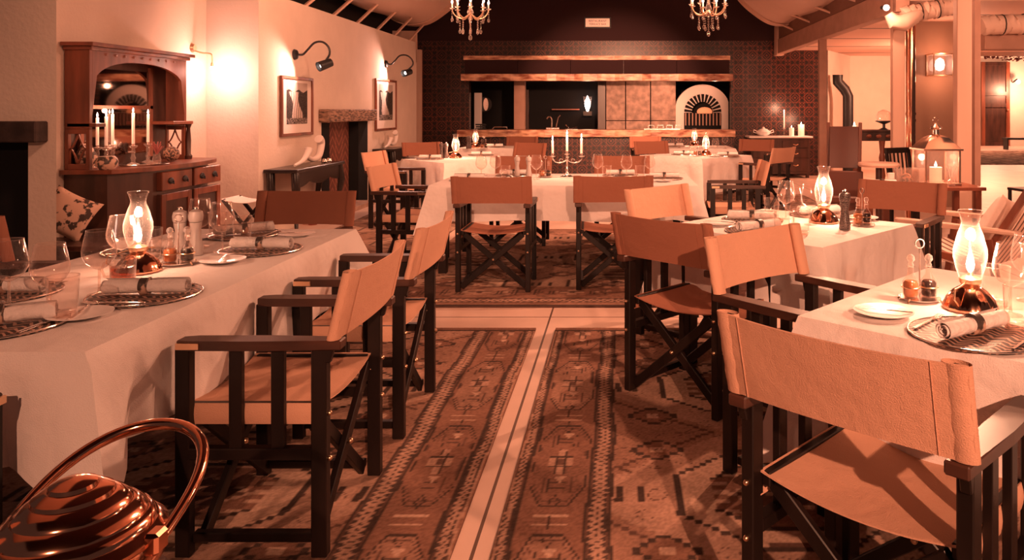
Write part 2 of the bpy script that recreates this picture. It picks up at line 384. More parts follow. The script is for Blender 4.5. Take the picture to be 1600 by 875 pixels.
# ceiling
prof = [(-5.2, 3.9), (-4.6, 3.35), (-4.25, 3.10), (-3.95, 3.03), (-3.65, 3.08), (-3.35, 3.27), (-3.1, 3.5), (-2.8, 3.9), (-2.4, 4.6)]
def sm(pr):
    out = []
    for i in range(len(pr)-1):
        p0, p1, p2, p3 = pr[max(i-1, 0)], pr[i], pr[i+1], pr[min(i+2, len(pr)-1)]
        for k in range(6):
            t_ = k/6
            out.append(tuple(.5*(2*p1[j]+(p2[j]-p0[j])*t_+(2*p0[j]-5*p1[j]+4*p2[j]-p3[j])*t_**2+(3*p1[j]-p0[j]-3*p2[j]+p3[j])*t_**3) for j in (0, 1)))
    return out+[pr[-1]]
def canopy(name, prf, y0, y1, label):
    q = sm(prf); n = len(q)-1
    r_ = empty(name, (0, 0, 0))
    b = B(); b.grid(lambda u, v: (q[round(u*n)][0], y0+(y1-y0)*v, q[round(u*n)][1]+.03*math.sin(v*28)*math.sin(u*PI)), n, 60, .01); b.build('panel', FABR, r_, smooth=True)
    b = B(); b.grid(lambda u, v: (q[round(u*n)][0], y1-.02+.32*v, q[round(u*n)][1]-.02-.0*v), n, 1, .02); b.build('hem', TIMBL, r_, smooth=True)
    return tag(r_, label, 'roof fabric', 'sagging roof fabric panels')
canopy('fabric_canopy', prof, 1.0, 14.6, 'sagging pale roof fabric above the left wall with pictures')
canopy('fabric_canopy', [(-x*.86-.05 if False else -(x+.75), z) for x, z in prof], 1.0, 14.6, 'sagging pale roof fabric above the right beam and posts')
B().box(-4.6, 5, -3, 16.4, 5.0, 5.1).build('ceiling', MAROON, kind='structure')
ORD = ['first', 'second', 'third', 'fourth', 'fifth', 'sixth', 'seventh']
# struts under the left and right canopies
for i in range(7):
    y = 8.6+i*.95
    o = B().bar((-3.9, y, 2.68), (-3.75, y+.55, 3.06), .04, .03).build('roof_strut', TIMBL)
    tag(o, 'pale roof strut over the left wall, '+ORD[i]+' from the camera', 'strut', 'struts over the left wall')
b = B(); b.box(-4.9, -4.0, 8.0, 14.7, 2.68, 2.72); b.box(-4.6, -4.5, 8, 14.7, 2.7, 3.4); b.build('trim_2', BLACKM, kind='structure')
for i in range(5):
    y = 9.2+i*1.25
    o = B().bar((3.28, y, 2.86), (3.0, y+.7, 3.12), .04, .03).build('roof_strut', TIMBL)
    tag(o, 'pale roof strut over the right beam, '+ORD[i]+' from the camera', 'strut', 'struts over the right beam')
o = B(); o.box(3.22, 3.38, 8.9, 15.7, 2.53, 2.82)
tag(o.build('eaves_beam', TIMB, bevel=.006), 'long brown eaves beam sloping in view over the right posts', 'beam')
B().box(3.38, 9.5, 8.9, 18.1, 2.66, 2.72).build('ceiling_right', SOFFIT, kind='structure')
b = B(); b.box(3.2, 3.35, 15.5, 15.75, 2.5, 3.1); tag(b.build('beam_end_block', TIMBL), 'pale timber block at the far end of the eaves beam', 'timber block')
def post(name, px0, px1, y, z1, mat, label, cat='post'):
    x0, x1 = (px0-PX)/F*(y+.09), (px1-PX)/F*y
    r_ = empty(name, ((x0+x1)/2, y, 0)); w = x1-x0
    B().box(-w/2, w/2, 0, .09, 0, z1).build('shaft', mat, r_, bevel=.006)
    B().box(-w/2-.015, w/2+.015, -.015, .105, 0, .12).build('plinth', mat, r_, bevel=.004)
    return tag(r_, label, cat, 'timber posts along the right side')
post('timber_post', 1278, 1292, 12.4, 2.6, TIMB, 'slim brown post rising beside the far sideboard')
post('timber_post', 1391, 1414, 9.0, 2.75, TIMBL, 'pale post in front of the shiny metal flue pipe')
post('timber_post', 1489, 1519, 7.4, 3.2, TIMBL, 'broad pale post just behind the big glass lantern')
x = atY(1527, 0, 7.8)[0]
B().box(x-.025, x+.035, 7.8, 7.9, 0, 3.2).build('trim_3', TIMB, kind='structure')
b = B(); b.box(4.3, 9, 9.0, 9.2, atY(0, 77, 9)[2], atY(0, 52, 9)[2]); tag(b.build('cross_beam', TIMB, bevel=.006), 'brown cross beam under the rolled canvas at the upper right', 'beam')
B().box(3.24, 3.30, 8.9, 15.5, 2.83, 3.9).build('trim_5', pbr('brown_drape', (.20, .10, .07), .9, wr=.6, wrs=3), kind='structure')
# rolled canvas blinds
def roll(p0, p1, r, label):
    t = empty('rolled_canvas', p0); d = Vector(p1)-Vector(p0); n = 24
    pts = [d*(i/n)+Vector((0, 0, .012*math.sin(i*2.1))) for i in range(n+1)]
    B().tube(pts, [r*(1+.06*math.sin(i*3.3)) for i in range(n+1)], 14).build('canvas', FABR, t, smooth=True)
    for f_ in (.3, .62): B().tube([d*f_, d*(f_+.01)], r*1.12, 14).build('strap', BLACKM, t, smooth=True)
    return tag(t, label, 'rolled blind', 'rolled canvas blinds')
roll(atY(1412, 24, 8.9), atY(1495, 8, 8.9), .10, 'rolled canvas blind tied at the top between the two pale posts')
roll(atY(1532, 40, 8.9), atY(1640, 36, 8.9), .11, 'rolled canvas blind above the brown cross beam at the right edge')
b = B()
q = [atY(1388, 22, 8.8), atY(1396, 34, 8.8), atY(1412, 36, 8.8), atY(1430, 26, 8.8), atY(1440, 20, 8.8)]
b.tube(q, [.05, .09, .10, .08, .04], 12); tag(b.build('canvas_swag', FABR, smooth=True), 'bunched canvas swag hanging at the flue pipe top', 'canvas swag')
# flue pipe
t = empty('flue_pipe', (atY(1423, 0, 9.3)[0], 9.3, 0))
B().tube([(0, 0, 0), (0, 0, 1.0), (0, 0, 2.7)], .055, 18).build('pipe', COPPER, t, smooth=True)
for z in (.9, 1.25, 1.33): B().tube([(0, 0, z), (0, 0, z+.03)], .062, 18).build('joint_band', COPPER, t, smooth=True)
tag(t, 'tall shiny copper coloured flue pipe beside the pale post', 'flue pipe')
# small ceiling light by the post
t = empty('spot_lamp', atY(1385, 12, 8.7)); B().ball((0, 0, 0), .035).build('bulb', BULB, t, smooth=True); B().tube([(0, .04, 0), (0, .14, .02)], .025).build('holder', BLACKM, t, smooth=True)
tag(t, 'small bright lamp at the top of the pale post by the flue', 'lamp')
light('POINT', atY(1380, 14, 8.5), 25, size=.03)
# black stove pipe on the far alcove wall
t = empty('stove_pipe', atY(1325, 195, 16.6))
A_ = [(atY(1325, 0, 16.2)[0], 16.2, 0), atY(1325, 150, 16.2), atY(1320, 140, 16.2), atY(1309, 128, 16.2), atY(1309, 117, 16.2)]
B().tube([Vector(p)-Vector(A_[0])+Vector((0, 0, -.0)) for p in A_], .11, 14).build('pipe', BLACKM, t, smooth=True); t.location = A_[0]
tag(t, 'black bent stove pipe against the pale alcove wall', 'stove pipe')
# far door
x0, x1 = (1531-PX)/F*30, (1575-PX)/F*30; zt = CAMH+75*30/F
t = empty('door_1', ((x0+x1)/2, 29.9, 0)); w = (x1-x0)/2; t['kind'] = 'structure'
B().box(-w, w, 0, .09, 0, zt).build('door_panel', MAHOGD, t)
for a, c_ in ((-w, -w+.14), (w-.14, w)): B().box(a, c_, -.05, 0, 0, zt).build('stile', MAHOG, t)
for z in (0, 1.5, 1.95, zt-.15): B().box(-w+.141, w-.141, -.05, 0, z, z+.15).build('rail', MAHOGD, t)
B().ball((w-.1, -.08, 1.4), .04).build('knob', BRASS, t, smooth=True)

# ------------------------------------------------------------------ rugs painted cell by cell with woven motifs
RUST = np.array((.30, .15, .105)); CREAM = np.array((.74, .50, .38)); INK = np.array((.025, .018, .018)); MIDB = np.array((.42, .235, .17)); DBR = np.array((.13, .065, .05)); TAN = np.array((.58, .36, .27))
def border(col, U, V, mask, per=.86):
    """main border: long octagon cartouches with stepped crosses, drawn in thin dark lines; U across, V along"""
    v = (V/per) % 1-.5; u = U*.72; q = 60
    us, vs = np.round(u*q)/q, np.round(v*q*1.4)/(q*1.4)
    def put(m, c): col[mask & m] = c
    col[mask] = RUST
    alt = (np.floor(V/per) % 2) < 1
    oc = np.maximum(np.maximum(abs(u)*1.38, abs(v)*1.12), (abs(u)+abs(v))*.80)
    put(alt & (oc < .44), MIDB); put(abs(oc-.44) < .010, INK); put(abs(oc-.40) < .006, DBR)
    put((abs(us) < .16) & (abs(vs) < .05), TAN); put((abs(us) < .055) & (abs(vs) < .12), TAN)
    put((abs(abs(us)-.055) < .008) & (abs(vs) < .12), INK); put((abs(abs(vs)-.05) < .006) & (abs(us) < .16), INK)
    put((abs(us) < .05) & (abs(vs) < .035), DBR)
    for c_ in (-.22, .22):
        put((abs(abs(us)-.12) < .009) & (abs(v-c_) < .06), INK); put((abs(abs(us)-.17) < .006) & (abs(v-c_) < .07), DBR)
        put((abs(us) < .09) & (abs(abs(v-c_)-.022) < .005), INK)
        t_ = (abs(v-c_-.05) < .03) & (abs(u-.02) < (v-c_-.02)*1.2); put(t_, CREAM)
    put((abs(abs(v)-.47) < .007) & (abs(us) < .2), CREAM); put((abs(us) < .012) & (abs(v) > .42), INK)
    e = abs(us)+abs(abs(v)-.36)*1.3; put(abs(e-.06) < .012, INK)
def guard(col, U, V, mask, per=.07):
    """narrow lattice stripe"""
    col[mask] = INK*1.6
    v = (V/per) % 1
    z = abs(U*1.8-(abs(v-.5)*2-.5)); z2 = abs(U*1.8+(abs(v-.5)*2-.5))
    col[mask & (np.minimum(z, z2) < .26)] = TAN
    col[mask & (abs(U) > .42)] = DBR
def field(col, U, V, mask, per=1.25):
    """centre field: pale ground, big stepped medallions and small hooked motifs in thin dark outlines"""
    u = (U/per+.5) % 1-.5; v = (V/(per*.85)) % 1-.5
    q = 46
    us, vs = np.round(u*q)/q, np.round(v*q)/q
    def put(m, c): col[mask & m] = c
    col[mask] = TAN
    d = abs(us)+abs(vs)
    put(d > .62, MIDB); put(abs(d-.62) < .010, INK); put(abs(d-.67) < .006, DBR)
    oc = np.maximum(np.maximum(abs(us)*1.3, abs(vs)*1.2), (abs(us)+abs(vs))*.9)
    put(oc < .40, CREAM); put(abs(oc-.40) < .009, INK); put(abs(oc-.36) < .006, DBR)
    put(oc < .27, RUST); put(abs(oc-.27) < .011, INK)
    hk = (((v*16) % 1) < .4) & (abs(oc-.24) < .016); put(hk, CREAM)
    d2 = abs(us)+abs(vs)*1.3; put(d2 < .17, DBR); put(abs(d2-.16) < .010, CREAM)
    put((abs(us) < .02) & (abs(vs) < .05), TAN); put((abs(us) < .06) & (abs(vs) < .015), TAN)
    for a, b_ in ((.36, .34), (-.36, .34), (.36, -.34), (-.36, -.34)):
        e = np.maximum(abs(us-a), abs(vs-b_)); f = abs(us-a)+abs(vs-b_)
        put(f < .09, RUST); put(abs(f-.09) < .012, INK); put(e < .02, CREAM)
    for a, b_ in ((0, .47), (.45, 0), (-.45, 0), (0, -.47)):
        put((abs(us-a) < .05) & (abs(abs(vs-b_)-.03) < .008), INK); put((abs(abs(us-a)-.03) < .008) & (abs(vs-b_) < .05), INK)
    w = np.sin(U*19+3*np.sin(V*11))*np.sin(V*17+2*np.sin(U*13)); put((abs(w-.55) < .035) & (oc > .42), DBR)
def rug(name, x0, x1, y0, y1, cell, paint, label):
    nx, ny = int((x1-x0)/cell)+1, int((y1-y0)/cell)+1
    xs, ys = np.linspace(x0, x1, nx), np.linspace(y0, y1, ny)
    X, Y = np.meshgrid(xs, ys)
    col = np.zeros((ny, nx, 3)); paint(col, X, Y)
    rs = np.random.RandomState(3)
    n1 = rs.rand(ny, nx); k = rs.rand(ny//14+2, nx//14+2)
    yi, xi = np.arange(ny)/14, np.arange(nx)/14; a, b_ = yi.astype(int), xi.astype(int); fy, fxx = (yi-a)[:, None], (xi-b_)[None]
    n2 = (k[a][:, b_]*(1-fy)*(1-fxx)+k[a+1][:, b_]*fy*(1-fxx)+k[a][:, b_+1]*(1-fy)*fxx+k[a+1][:, b_+1]*fy*fxx)
    mean = col.mean(axis=(0, 1)); col = col*.85+mean*.15
    col *= (.40+.30*n1+.32*n2)[..., None]
    # body box top with thickness
    vs = np.zeros((ny*nx*1, 3)); vs[:, 0] = X.ravel(); vs[:, 1] = Y.ravel(); vs[:, 2] = .012+.0008*n1.ravel()
    idx = np.arange(ny*nx).reshape(ny, nx)
    q = np.stack([idx[:-1, :-1], idx[:-1, 1:], idx[1:, 1:], idx[1:, :-1]], -1).reshape(-1, 4)
    # skirt edges down to the floor
    ringi = np.concatenate([idx[0, :], idx[1:, -1], idx[-1, -2::-1], idx[-2:0:-1, 0]])
    low = vs[ringi].copy(); low[:, 2] = .0005; n0 = len(vs); m = len(ringi)
    vs = np.vstack([vs, low]); li = n0+np.arange(m)
    sk = np.stack([ringi, li, np.roll(li, -1), np.roll(ringi, -1)], -1)
    q = np.vstack([q, sk])
    me = bpy.data.meshes.new(name); me.vertices.add(len(vs)); me.vertices.foreach_set('co', vs.ravel())
    me.loops.add(q.size); me.loops.foreach_set('vertex_index', q.ravel().astype(np.int32))
    me.polygons.add(len(q)); me.polygons.foreach_set('loop_start', np.arange(0, q.size, 4, dtype=np.int32))
    me.update(calc_edges=True); me.validate()
    at_ = me.color_attributes.new('Col', 'FLOAT_COLOR', 'POINT')
    c4 = np.ones((len(vs), 4)); c4[:ny*nx, :3] = col.reshape(-1, 3); c4[ny*nx:, :3] = DBR
    at_.data.foreach_set('color', c4.ravel())
    me.materials.append(RUGM); o = bpy.data.objects.new(name, me); C.objects.link(o)
    return tag(o, label, 'rug')
RUGM = attr_mat('rug_wool', .95, .6, 260)
def mk(kx, wob=.006):
    """kx: list of (x0, x1, kind) strips measured along x"""
    def paint(col, X, Y):
        Xw = X+wob*np.sin(Y*5.3)+.004*np.sin(Y*13)
        col[:] = RUST
        for a, b_, kind in kx:
            m = (Xw >= min(a, b_)) & (Xw < max(a, b_)); U = (Xw-(a+b_)/2)/abs(b_-a)
            if kind == 'guard': guard(col, U, Y, m)
            elif kind == 'border': border(col, U, Y, m)
            elif kind == 'field': field(col, (Xw-a-.62*np.sign(b_-a)), Y-.1, m)
            elif kind == 'line': col[m] = INK
            elif kind == 'edge': col[m] = TAN
        e = Y > Y.max()-.05; col[e] = RUST; e = (Y > Y.max()-.075) & (Y < Y.max()-.05); col[e] = INK
    return paint
rug('oriental_rug', -.395, 2.5, .9, 4.86, .0085, mk([(-.395, -.385, 'edge'), (-.385, -.35, 'guard'), (-.35, -.335, 'line'), (-.335, -.11, 'border'), (-.11, -.10, 'line'), (-.10, -.03, 'guard'), (-.03, -.018, 'line'), (-.018, 2.5, 'field')]),
    'large patterned rug at the right of the bare floor strip')
rug('oriental_rug', -2.7, -.52, .9, 4.86, .0085, mk([(-.52, -.53, 'edge'), (-.53, -.575, 'guard'), (-.575, -.59, 'line'), (-.59, -.80, 'border'), (-.80, -.81, 'line'), (-.81, -.89, 'guard'), (-.89, -.90, 'line'), (-.90, -2.7, 'field')]),
    'large patterned rug at the left of the bare floor strip')
def paint3(col, X, Y):
    col[:] = MIDB; V = X; 
    m = (Y > 5.5) & (Y < 5.62); guard(col, (Y-5.56)/.12, X, m, .1)
    m = (Y >= 5.62) & (Y < 6.0); border(col, (Y-5.81)/.38, X, m, .7)
    m = Y >= 6.0; field(col, X, Y, m, 1.3); col[(Y < 5.44)] = INK*2
rug('oriental_rug', -1.78, 1.25, 5.40, 8.9, .014, paint3, 'patterned rug lying under the middle table with the candelabra')
def paint4(col, X, Y): field(col, X, Y, X > -99, 1.1); col *= .9
rug('oriental_rug', -3.3, -1.9, 6.9, 10.6, .025, paint4, 'faded rug by the fireplace under the left rear table')
rug('oriental_rug', .3, 3.0, 9.2, 12.6, .03, paint4, 'faded rug under the right rear tables')
rug('oriental_rug', 8.0, 16, 19.5, 26, .08, paint4, 'worn rug on the floor before the distant wooden door')

# ------------------------------------------------------------------ director chairs
def chair(dark=False):
    def make():
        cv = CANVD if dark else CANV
        r_ = empty('director_chair'); hw = .265
        for s in (-1, 1):
            x = s*hw
            B().bar((x, -.23, 0), (x, -.23, .645), .036, .048, (0, 1, 0)).build('rear_leg', WOOD, r_, bevel=.003)
            B().bar((x, .19, .0), (x, .19, .645), .036, .045, (0, 1, 0)).build('front_leg', WOOD, r_, bevel=.003)
            B().box(x-.018, x+.018, -.21, .175, .30, .335).build('side_rail', WOOD, r_, bevel=.003)
            for y in (-.10, .03): B().box(x-.011, x+.011, y-.02, y+.02, .33, .64).build('slat', WOOD, r_, bevel=.002)
            # armrest, slightly shaped
            pl = [(-.026, -.30), (.026, -.30), (.034, -.05), (.032, .16), (.024, .205), (-.024, .205), (-.03, .16), (-.032, -.05)]
            a = B().prism(pl, (x, 0, .640), (1, 0, 0), (0, 1, 0), (0, 0, .03)).build('armrest', ARMW, r_, bevel=.004)
            B().box(x+s*.028, x+s*.036, .13, .20, .645, .664).build('hinge_plate', BRASS, r_)
            # back post, leaning back inside the canvas sleeve
            B().bar((x*1.02, -.252, .60), (x*1.035, -.320, .872), .024, .024, (0, 1, 0)).build('back_post', WOOD, r_, bevel=.003)
            B().box(x-s*.03-.012, x-s*.03+.012, -.215, .20, .425, .462).build('seat_rail', WOOD, r_, bevel=.003)
            for y, z in ((-.258, .44), (-.258, .30)):
                B().ball((x, y, z), .008, 8).build('bolt', BRASS, r_, smooth=True)
        for y in (-.20, .16):
            for s in (-1, 1):
                B().bar((s*.245, y+s*.012, .03), (-s*.225, y+s*.012, .43), .042, .022, (0, 1, 0)).build('crossed_leg', WOOD, r_, bevel=.003)
            B().ball((0, y-.03, .24), .010, 8).build('bolt', BRASS, r_, smooth=True)
        for s in (-1, 1): B().bar((s*.245, -.2, .05), (s*.245, .17, .05), .03, .03).build('stretcher', WOOD, r_, bevel=.003)
        def seat(u, v):
            x = (u-.5)*.50; y = -.22+.43*v
            z = .464-.03*(1-(2*u-1)**2)-.004*math.sin(v*PI)
            return (x, y, z)
        b = B(); b.grid(seat, 20, 8, .004)
        for s in (-1, 1): b.grid(lambda u, v, s=s: (s*(.250+.006*math.sin(PI*u)), -.22+.43*v, .464-.065*u), 4, 4, .004)
        b.build('seat', cv, r_, smooth=True)
        W2 = .30
        def back(u, v):
            x = (u-.5)*2*W2; k = 1-(abs(2*u-1))**2.2
            z = .672+.208*v-.006*k*(1 if v > .5 else -1)
            y = -.255-.062*(z-.62)/.26-.028*k+.002*math.sin(v*21)*max(0, abs(2*u-1)-.72)*3
            return (x, y, z)
        b = B(); b.grid(lambda u, v: tuple(Vector(back(u, v))+Vector((0, -.018*(1 if True else 0), 0))), 32, 12, .005)
        # sleeves folded round both posts
        for s in (-1, 1):
            for v0 in (0,):
                rings = []
                for j in range(9):
                    z = .672+.208*j/8; yc = -.262-.062*(z-.62)/.26; xc = s*(.274)
                    rr = [b.bm.verts.new((xc+(.030)*math.cos(2*PI*k/14), yc+(.021+.0006*math.sin(j*2.3))*math.sin(2*PI*k/14), z)) for k in range(14)]
                    rings.append(rr)
                for A, D in zip(rings, rings[1:]):
                    for k in range(14): b.bm.faces.new((A[k], A[(k+1) % 14], D[(k+1) % 14], D[k]))
        bk = b.build('backrest', cv, r_, smooth=True)
        for s in (-1, 1): B().tube([tuple(Vector(back(.5+s*.385, j/8))+Vector((0, -.0195, 0))) for j in range(9)], .0014, 5).build('seam', cv, bk)
        return r_
    return make
def place(B_, d, label, grp, dark=False):
    L = math.hypot(*d); d = (d[0]/L, d[1]/L)
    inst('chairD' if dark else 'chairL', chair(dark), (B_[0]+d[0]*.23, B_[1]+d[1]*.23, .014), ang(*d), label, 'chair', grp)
G1 = 'director chairs at the long left table'; G2 = 'director chairs at the middle table'; G3 = 'director chairs at the right tables'; G4 = 'director chairs at the rear tables'
place((-.92, 2.64), (-1, 0), 'canvas director chair on the right side of the left table, nearest the camera', G1)
place((-.92, 3.49), (-1, 0), 'canvas director chair on the right side of the left table, second from the camera', G1)
place((-1.91, 4.62), (0, -1), 'director chair with plain brown back at the far head of the left table', G1, True)
place((-2.80, 3.31), (1, 0), 'director chair with its back just showing at the left edge behind wine glasses', G1, True)
place((-1.83, 1.49), (0, 1), 'director chair of which only an arm tip shows at the left edge', G1)
place((-.95, 5.83), (0, 1), 'director chair seen from behind, left of the two before the middle table', G2, True)
place((-.04, 5.90), (-.04, 1), 'director chair seen from behind, right of the two before the middle table', G2, True)
place((-1.02, 8.2), (0, -1), 'director chair behind the middle table, left of the candelabra', G2, True)
place((.04, 8.25), (0, -1), 'director chair behind the middle table, right of the candelabra', G2, True)
place((-2.05, 6.95), (1, -.12), 'director chair at the left end of the middle table, side on', G2)
place((1.32, 7.45), (-1, .05), 'director chair at the right end of the middle table, side on', G2)
place((.25, 3.6), (.69, .72), 'director chair with plain rust back at the near left side of the square table', G3, True)
place((.32, 4.91), (.7, -.7), 'director chair with pale back at the far left side of the square table', G3)
place((1.92, 5.28), (-.6, -.8), 'director chair with rust back at the far side of the square table, before the lantern', G3, True)
place((.625, 3.1), (.66, -.75), 'pale backed director chair turned to the nearest right table, behind its corner', G3)
place((.532, 1.767), (.69, .72), 'large foreground director chair with stretched canvas back at lower right', G3)
place((-2.84, 9.2), (1, -.15), 'director chair left of the rear left table, behind the middle table end chair', G4)
place((-3.0, 11.8), (.5, -.85), 'dark director chair in the rear left corner by the second console', G4, True)
place((-1.38, 11.6), (-.5, -.86), 'brown director chair right of the rear left tables, its back facing the counter', G4, True)
place((-1.82, 14.4), (-.1, -1), 'brown director chair close to the counter front on the left', G4, True)
place((.56, 12.2), (.4, -.9), 'brown director chair behind the rear right table, left side', G4, True)
place((.52, 14.4), (.1, -1), 'brown director chair close to the counter front on the right', G4, True)
place((2.32, 13.0), (-.4, -.9), 'brown director chair by the far sideboard', G4, True)
place((2.14, 10.28), (-.75, .66), 'pale director chair at the near right side of the rear right table', G4)

# ------------------------------------------------------------------ tables and cloths
def cloth(c, w, l, rz, drop, label, h=.76, tip=.10, seed=0, flare=.14):
    """white cloth draped over a w x l table centred at c; corners fold out and hang lower"""
    rnd = random.Random(seed); r_ = empty('dining_table', (c[0], c[1], 0), rz)
    B().box(-w/2+.01, w/2-.01, -l/2+.01, l/2-.01, h-.045, h-.008).build('tabletop', MAHOGD, r_)
    for sx in (-1, 1):
        for sy in (-1, 1): B().bar((sx*(w/2-.1), sy*(l/2-.1), .012), (sx*(w/2-.1), sy*(l/2-.1), h-.04), .07, .07, (0, 1, 0)).build('leg', WOOD, r_, bevel=.004)
    b = B(); bm = b.bm
    per = []      # perimeter points with outward normals and distance to the nearest corner
    step = .03
    cs = [(-w/2, -l/2), (w/2, -l/2), (w/2, l/2), (-w/2, l/2)]
    for i in range(4):
        p, q = Vector(cs[i]), Vector(cs[(i+1) % 4]); L = (q-p).length; n = int(L/step); d = (q-p)/L; nrm = Vector((d.y, -d.x))
        for k in range(n):
            s = L*k/n; dist = min(s, L-s)
            cor = p if s < L-s else q
            diag = Vector((math.copysign(1, cor.x), math.copysign(1, cor.y))).normalized()
            per.append((p+d*s, nrm, diag, dist, s+i*10))
    N = len(per); K = 10; rings = []
    ph = [rnd.random()*6 for _ in range(4)]
    for k in range(K+1):
        t_ = k/K; ring = []
        for (pt, nrm, diag, dist, s) in per:
            e = max(0, 1-dist/.19); e2 = max(0, 1-dist/.16)
            rip = (.010*math.sin(s*9+ph[0])+.007*math.sin(s*17+ph[1])+.005*math.sin(s*31+ph[2]))*t_
            D = drop+tip*e2*1.0+.006*math.sin(s*5+ph[3])
            if k == 0: off = nrm*0; z = h
            else:
                # fold valley beside the corner cone
                val = -.045*max(0, 1-abs(dist-.21)/.07)*t_
                off = nrm*(.012+.006*t_+rip*(1-e)+val)+diag*(flare*e*t_)
                z = h-.004-D*t_
            ring.append(bm.verts.new((pt.x+off.x, pt.y+off.y, z)))
        rings.append(ring)
    for A, D in zip(rings, rings[1:]):
        for k in range(N): bm.faces.new((A[k], A[(k+1) % N], D[(k+1) % N], D[k]))
    fs = bm.faces.new(rings[0])
    bmesh.ops.recalc_face_normals(bm, faces=list(bm.faces))
    bmesh.ops.solidify(bm, geom=list(bm.faces), thickness=.003)
    o = b.build('tablecloth', CLOTH, None, (c[0], c[1], 0), smooth=True); o.rotation_euler = (0, 0, rz)
    tag(r_, 'dark wood dining table '+label, 'table', 'dining tables')
    tag(o, 'white linen cloth on the table '+label, 'tablecloth', 'white tablecloths')
A45 = math.atan2(-.69, .72)
T1 = (-1.845, 3.035); T2 = (-.457, 7.0)
U_, V_ = Vector((.72, -.69)).normalized(), Vector((.69, .72)).normalized()
P0 = Vector((.916, 3.5)); T3 = P0-U_*.48+V_*.53
Q0 = Vector((.53, 2.33)); T4 = Q0+U_*.75+V_*.53
cloth(T1, .91, 2.07, 0, .31, 'that runs along the left side of the room', tip=.07, seed=1, flare=.2)
cloth(T2, 2.25, 1.2, 0, .29, 'with the silver candelabra in the middle of the room', seed=2)
cloth(T3, .96, 1.0, A45, .34, 'that is square and stands right of the middle', seed=3, tip=.1)
cloth(T4, 1.5, 1.0, A45, .34, 'nearest the camera at the right edge', seed=4)
cloth((-2.03, 9.85), 1.05, 1.05, PI/4-.05, .40, 'at the rear left by the fireplace', seed=5)
cloth((-2.15, 13.1), 1.0, .9, 0, .30, 'at the rear left closest to the counter', seed=6)
cloth((1.08, 10.72), 1.1, 1.1, PI/4, .45, 'at the rear right before the sideboard', seed=7)
cloth((1.32, 13.1), 1.2, 1.1, 0, .30, 'at the rear right closest to the counter', seed=8)

# ------------------------------------------------------------------ tableware
TH = .7625
def wine_glass():
    r_ = empty('wine_glass')
    B().lathe([(.004, .085), (.020, .092), (.040, .108), (.051, .130), (.052, .150), (.047, .18), (.039, .218)], seg=24, cap0=True, cap1=False).build('bowl', GLASS, r_, smooth=True)
    B().lathe([(.0385, .2165), (.0398, .2165), (.0398, .2195), (.0385, .2195)], seg=24, cap0=False, cap1=False).build('rim', GLASSR, r_, smooth=True)
    B().lathe([(.035, .0), (.035, .002), (.02, .004), (.006, .009), (.004, .02), (.004, .085)], seg=16).build('stem', GLASSR, r_, smooth=True)
    return r_
def tumbler():
    r_ = empty('tumbler')
    B().lathe([(.033, .0), (.036, .004), (.043, .128)], seg=26, cap1=False, rib=.012, nrib=13).build('wall', GLASS, r_, smooth=True)
    B().lathe([(.030, .002), (.034, .006), (.035, .018), (.030, .020)], seg=20).build('base', GLASSR, r_, smooth=True)
    B().lathe([(.0422, .126), (.0437, .126), (.0437, .129), (.0422, .129)], seg=24, cap0=False, cap1=False).build('rim', GLASSR, r_, smooth=True)
    return r_
def glass_mug():
    r_ = empty('glass_mug')
    B().lathe([(.036, 0), (.040, .004), (.043, .085)], seg=26, cap1=False, rib=.015, nrib=13).build('cup', GLASSR, r_, smooth=True)
    B().lathe([(.034, .006), (.038, .01), (.040, .055), (.034, .057)], seg=20).build('drink', AMBERG, r_, smooth=True)
    B().tube([(-.042, 0, .075), (-.062, 0, .07), (-.07, 0, .045), (-.06, 0, .02), (-.041, 0, .018)], .005, 8).build('handle', GLASSR, r_, smooth=True)
    return r_
LAMPN = [0]
def oil_lamp():
    r_ = empty('oil_lamp')
    B().lathe([(.080, 0), (.082, .006), (.080, .012), (.070, .035), (.052, .056), (.034, .068), (.026, .074)], seg=48, rib=.02, nrib=16).build('base', COPPER, r_, smooth=True)
    B().lathe([(.026, .073), (.030, .08), (.033, .084), (.033, .096), (.026, .10), (.010, .106), (.007, .115)], seg=20).build('burner', BRASS, r_, smooth=True)
    B().lathe([(.031, .09), (.034, .10), (.044, .13), (.051, .165), (.050, .19), (.038, .235), (.028, .262), (.026, .275), (.033, .30), (.037, .308), (.035, .311)], seg=32, cap0=False, cap1=False, rib=.012, nrib=12).build('chimney', GLASS, r_, smooth=True)
    B().lathe([(.001, .112), (.010, .124), (.013, .140), (.009, .160), (.001, .190)], seg=12).build('flame', FLAME, r_, smooth=True)
    B().tube([(.03, 0, .088), (.048, 0, .088)], .002, 6).lathe([(.008, -.002), (.008, .002)], (.05, 0, .088), 10).build('knob', BRASS, r_, smooth=True)
    B().tube([(-.075, 0, .02), (-.105, 0, .045), (-.10, 0, .075), (-.065, 0, .078), (-.034, 0, .085)], .0028, 6).build('handle', BRASS, r_, smooth=True)
    return r_
def place_lamp(x, y, label, power=9, g='oil lamps on the tables'):
    o = inst('lamp', oil_lamp, (x, y, TH), .7, label, 'oil lamp', g)
    light('POINT', (x, y, TH+.20), power, color=(1, .50, .30), size=.02)
def mill(dark):
    def f():
        m = MILLD if dark else PAPER
        r_ = empty('pepper_mill')
        B().lathe([(.029, 0), (.030, .006), (.028, .02), (.030, .03), (.026, .05), (.021, .085), (.019, .105), (.024, .13), (.025, .142)], seg=22).build('body', m, r_, smooth=True)
        B().lathe([(.024, .144), (.028, .150), (.030, .168), (.026, .188), (.012, .196)], seg=22).build('head', m, r_, smooth=True)
        B().lathe([(.006, .195), (.011, .199), (.010, .206), (.004, .209)], seg=12).build('cap', SILVER, r_, smooth=True)
        return r_
    return f
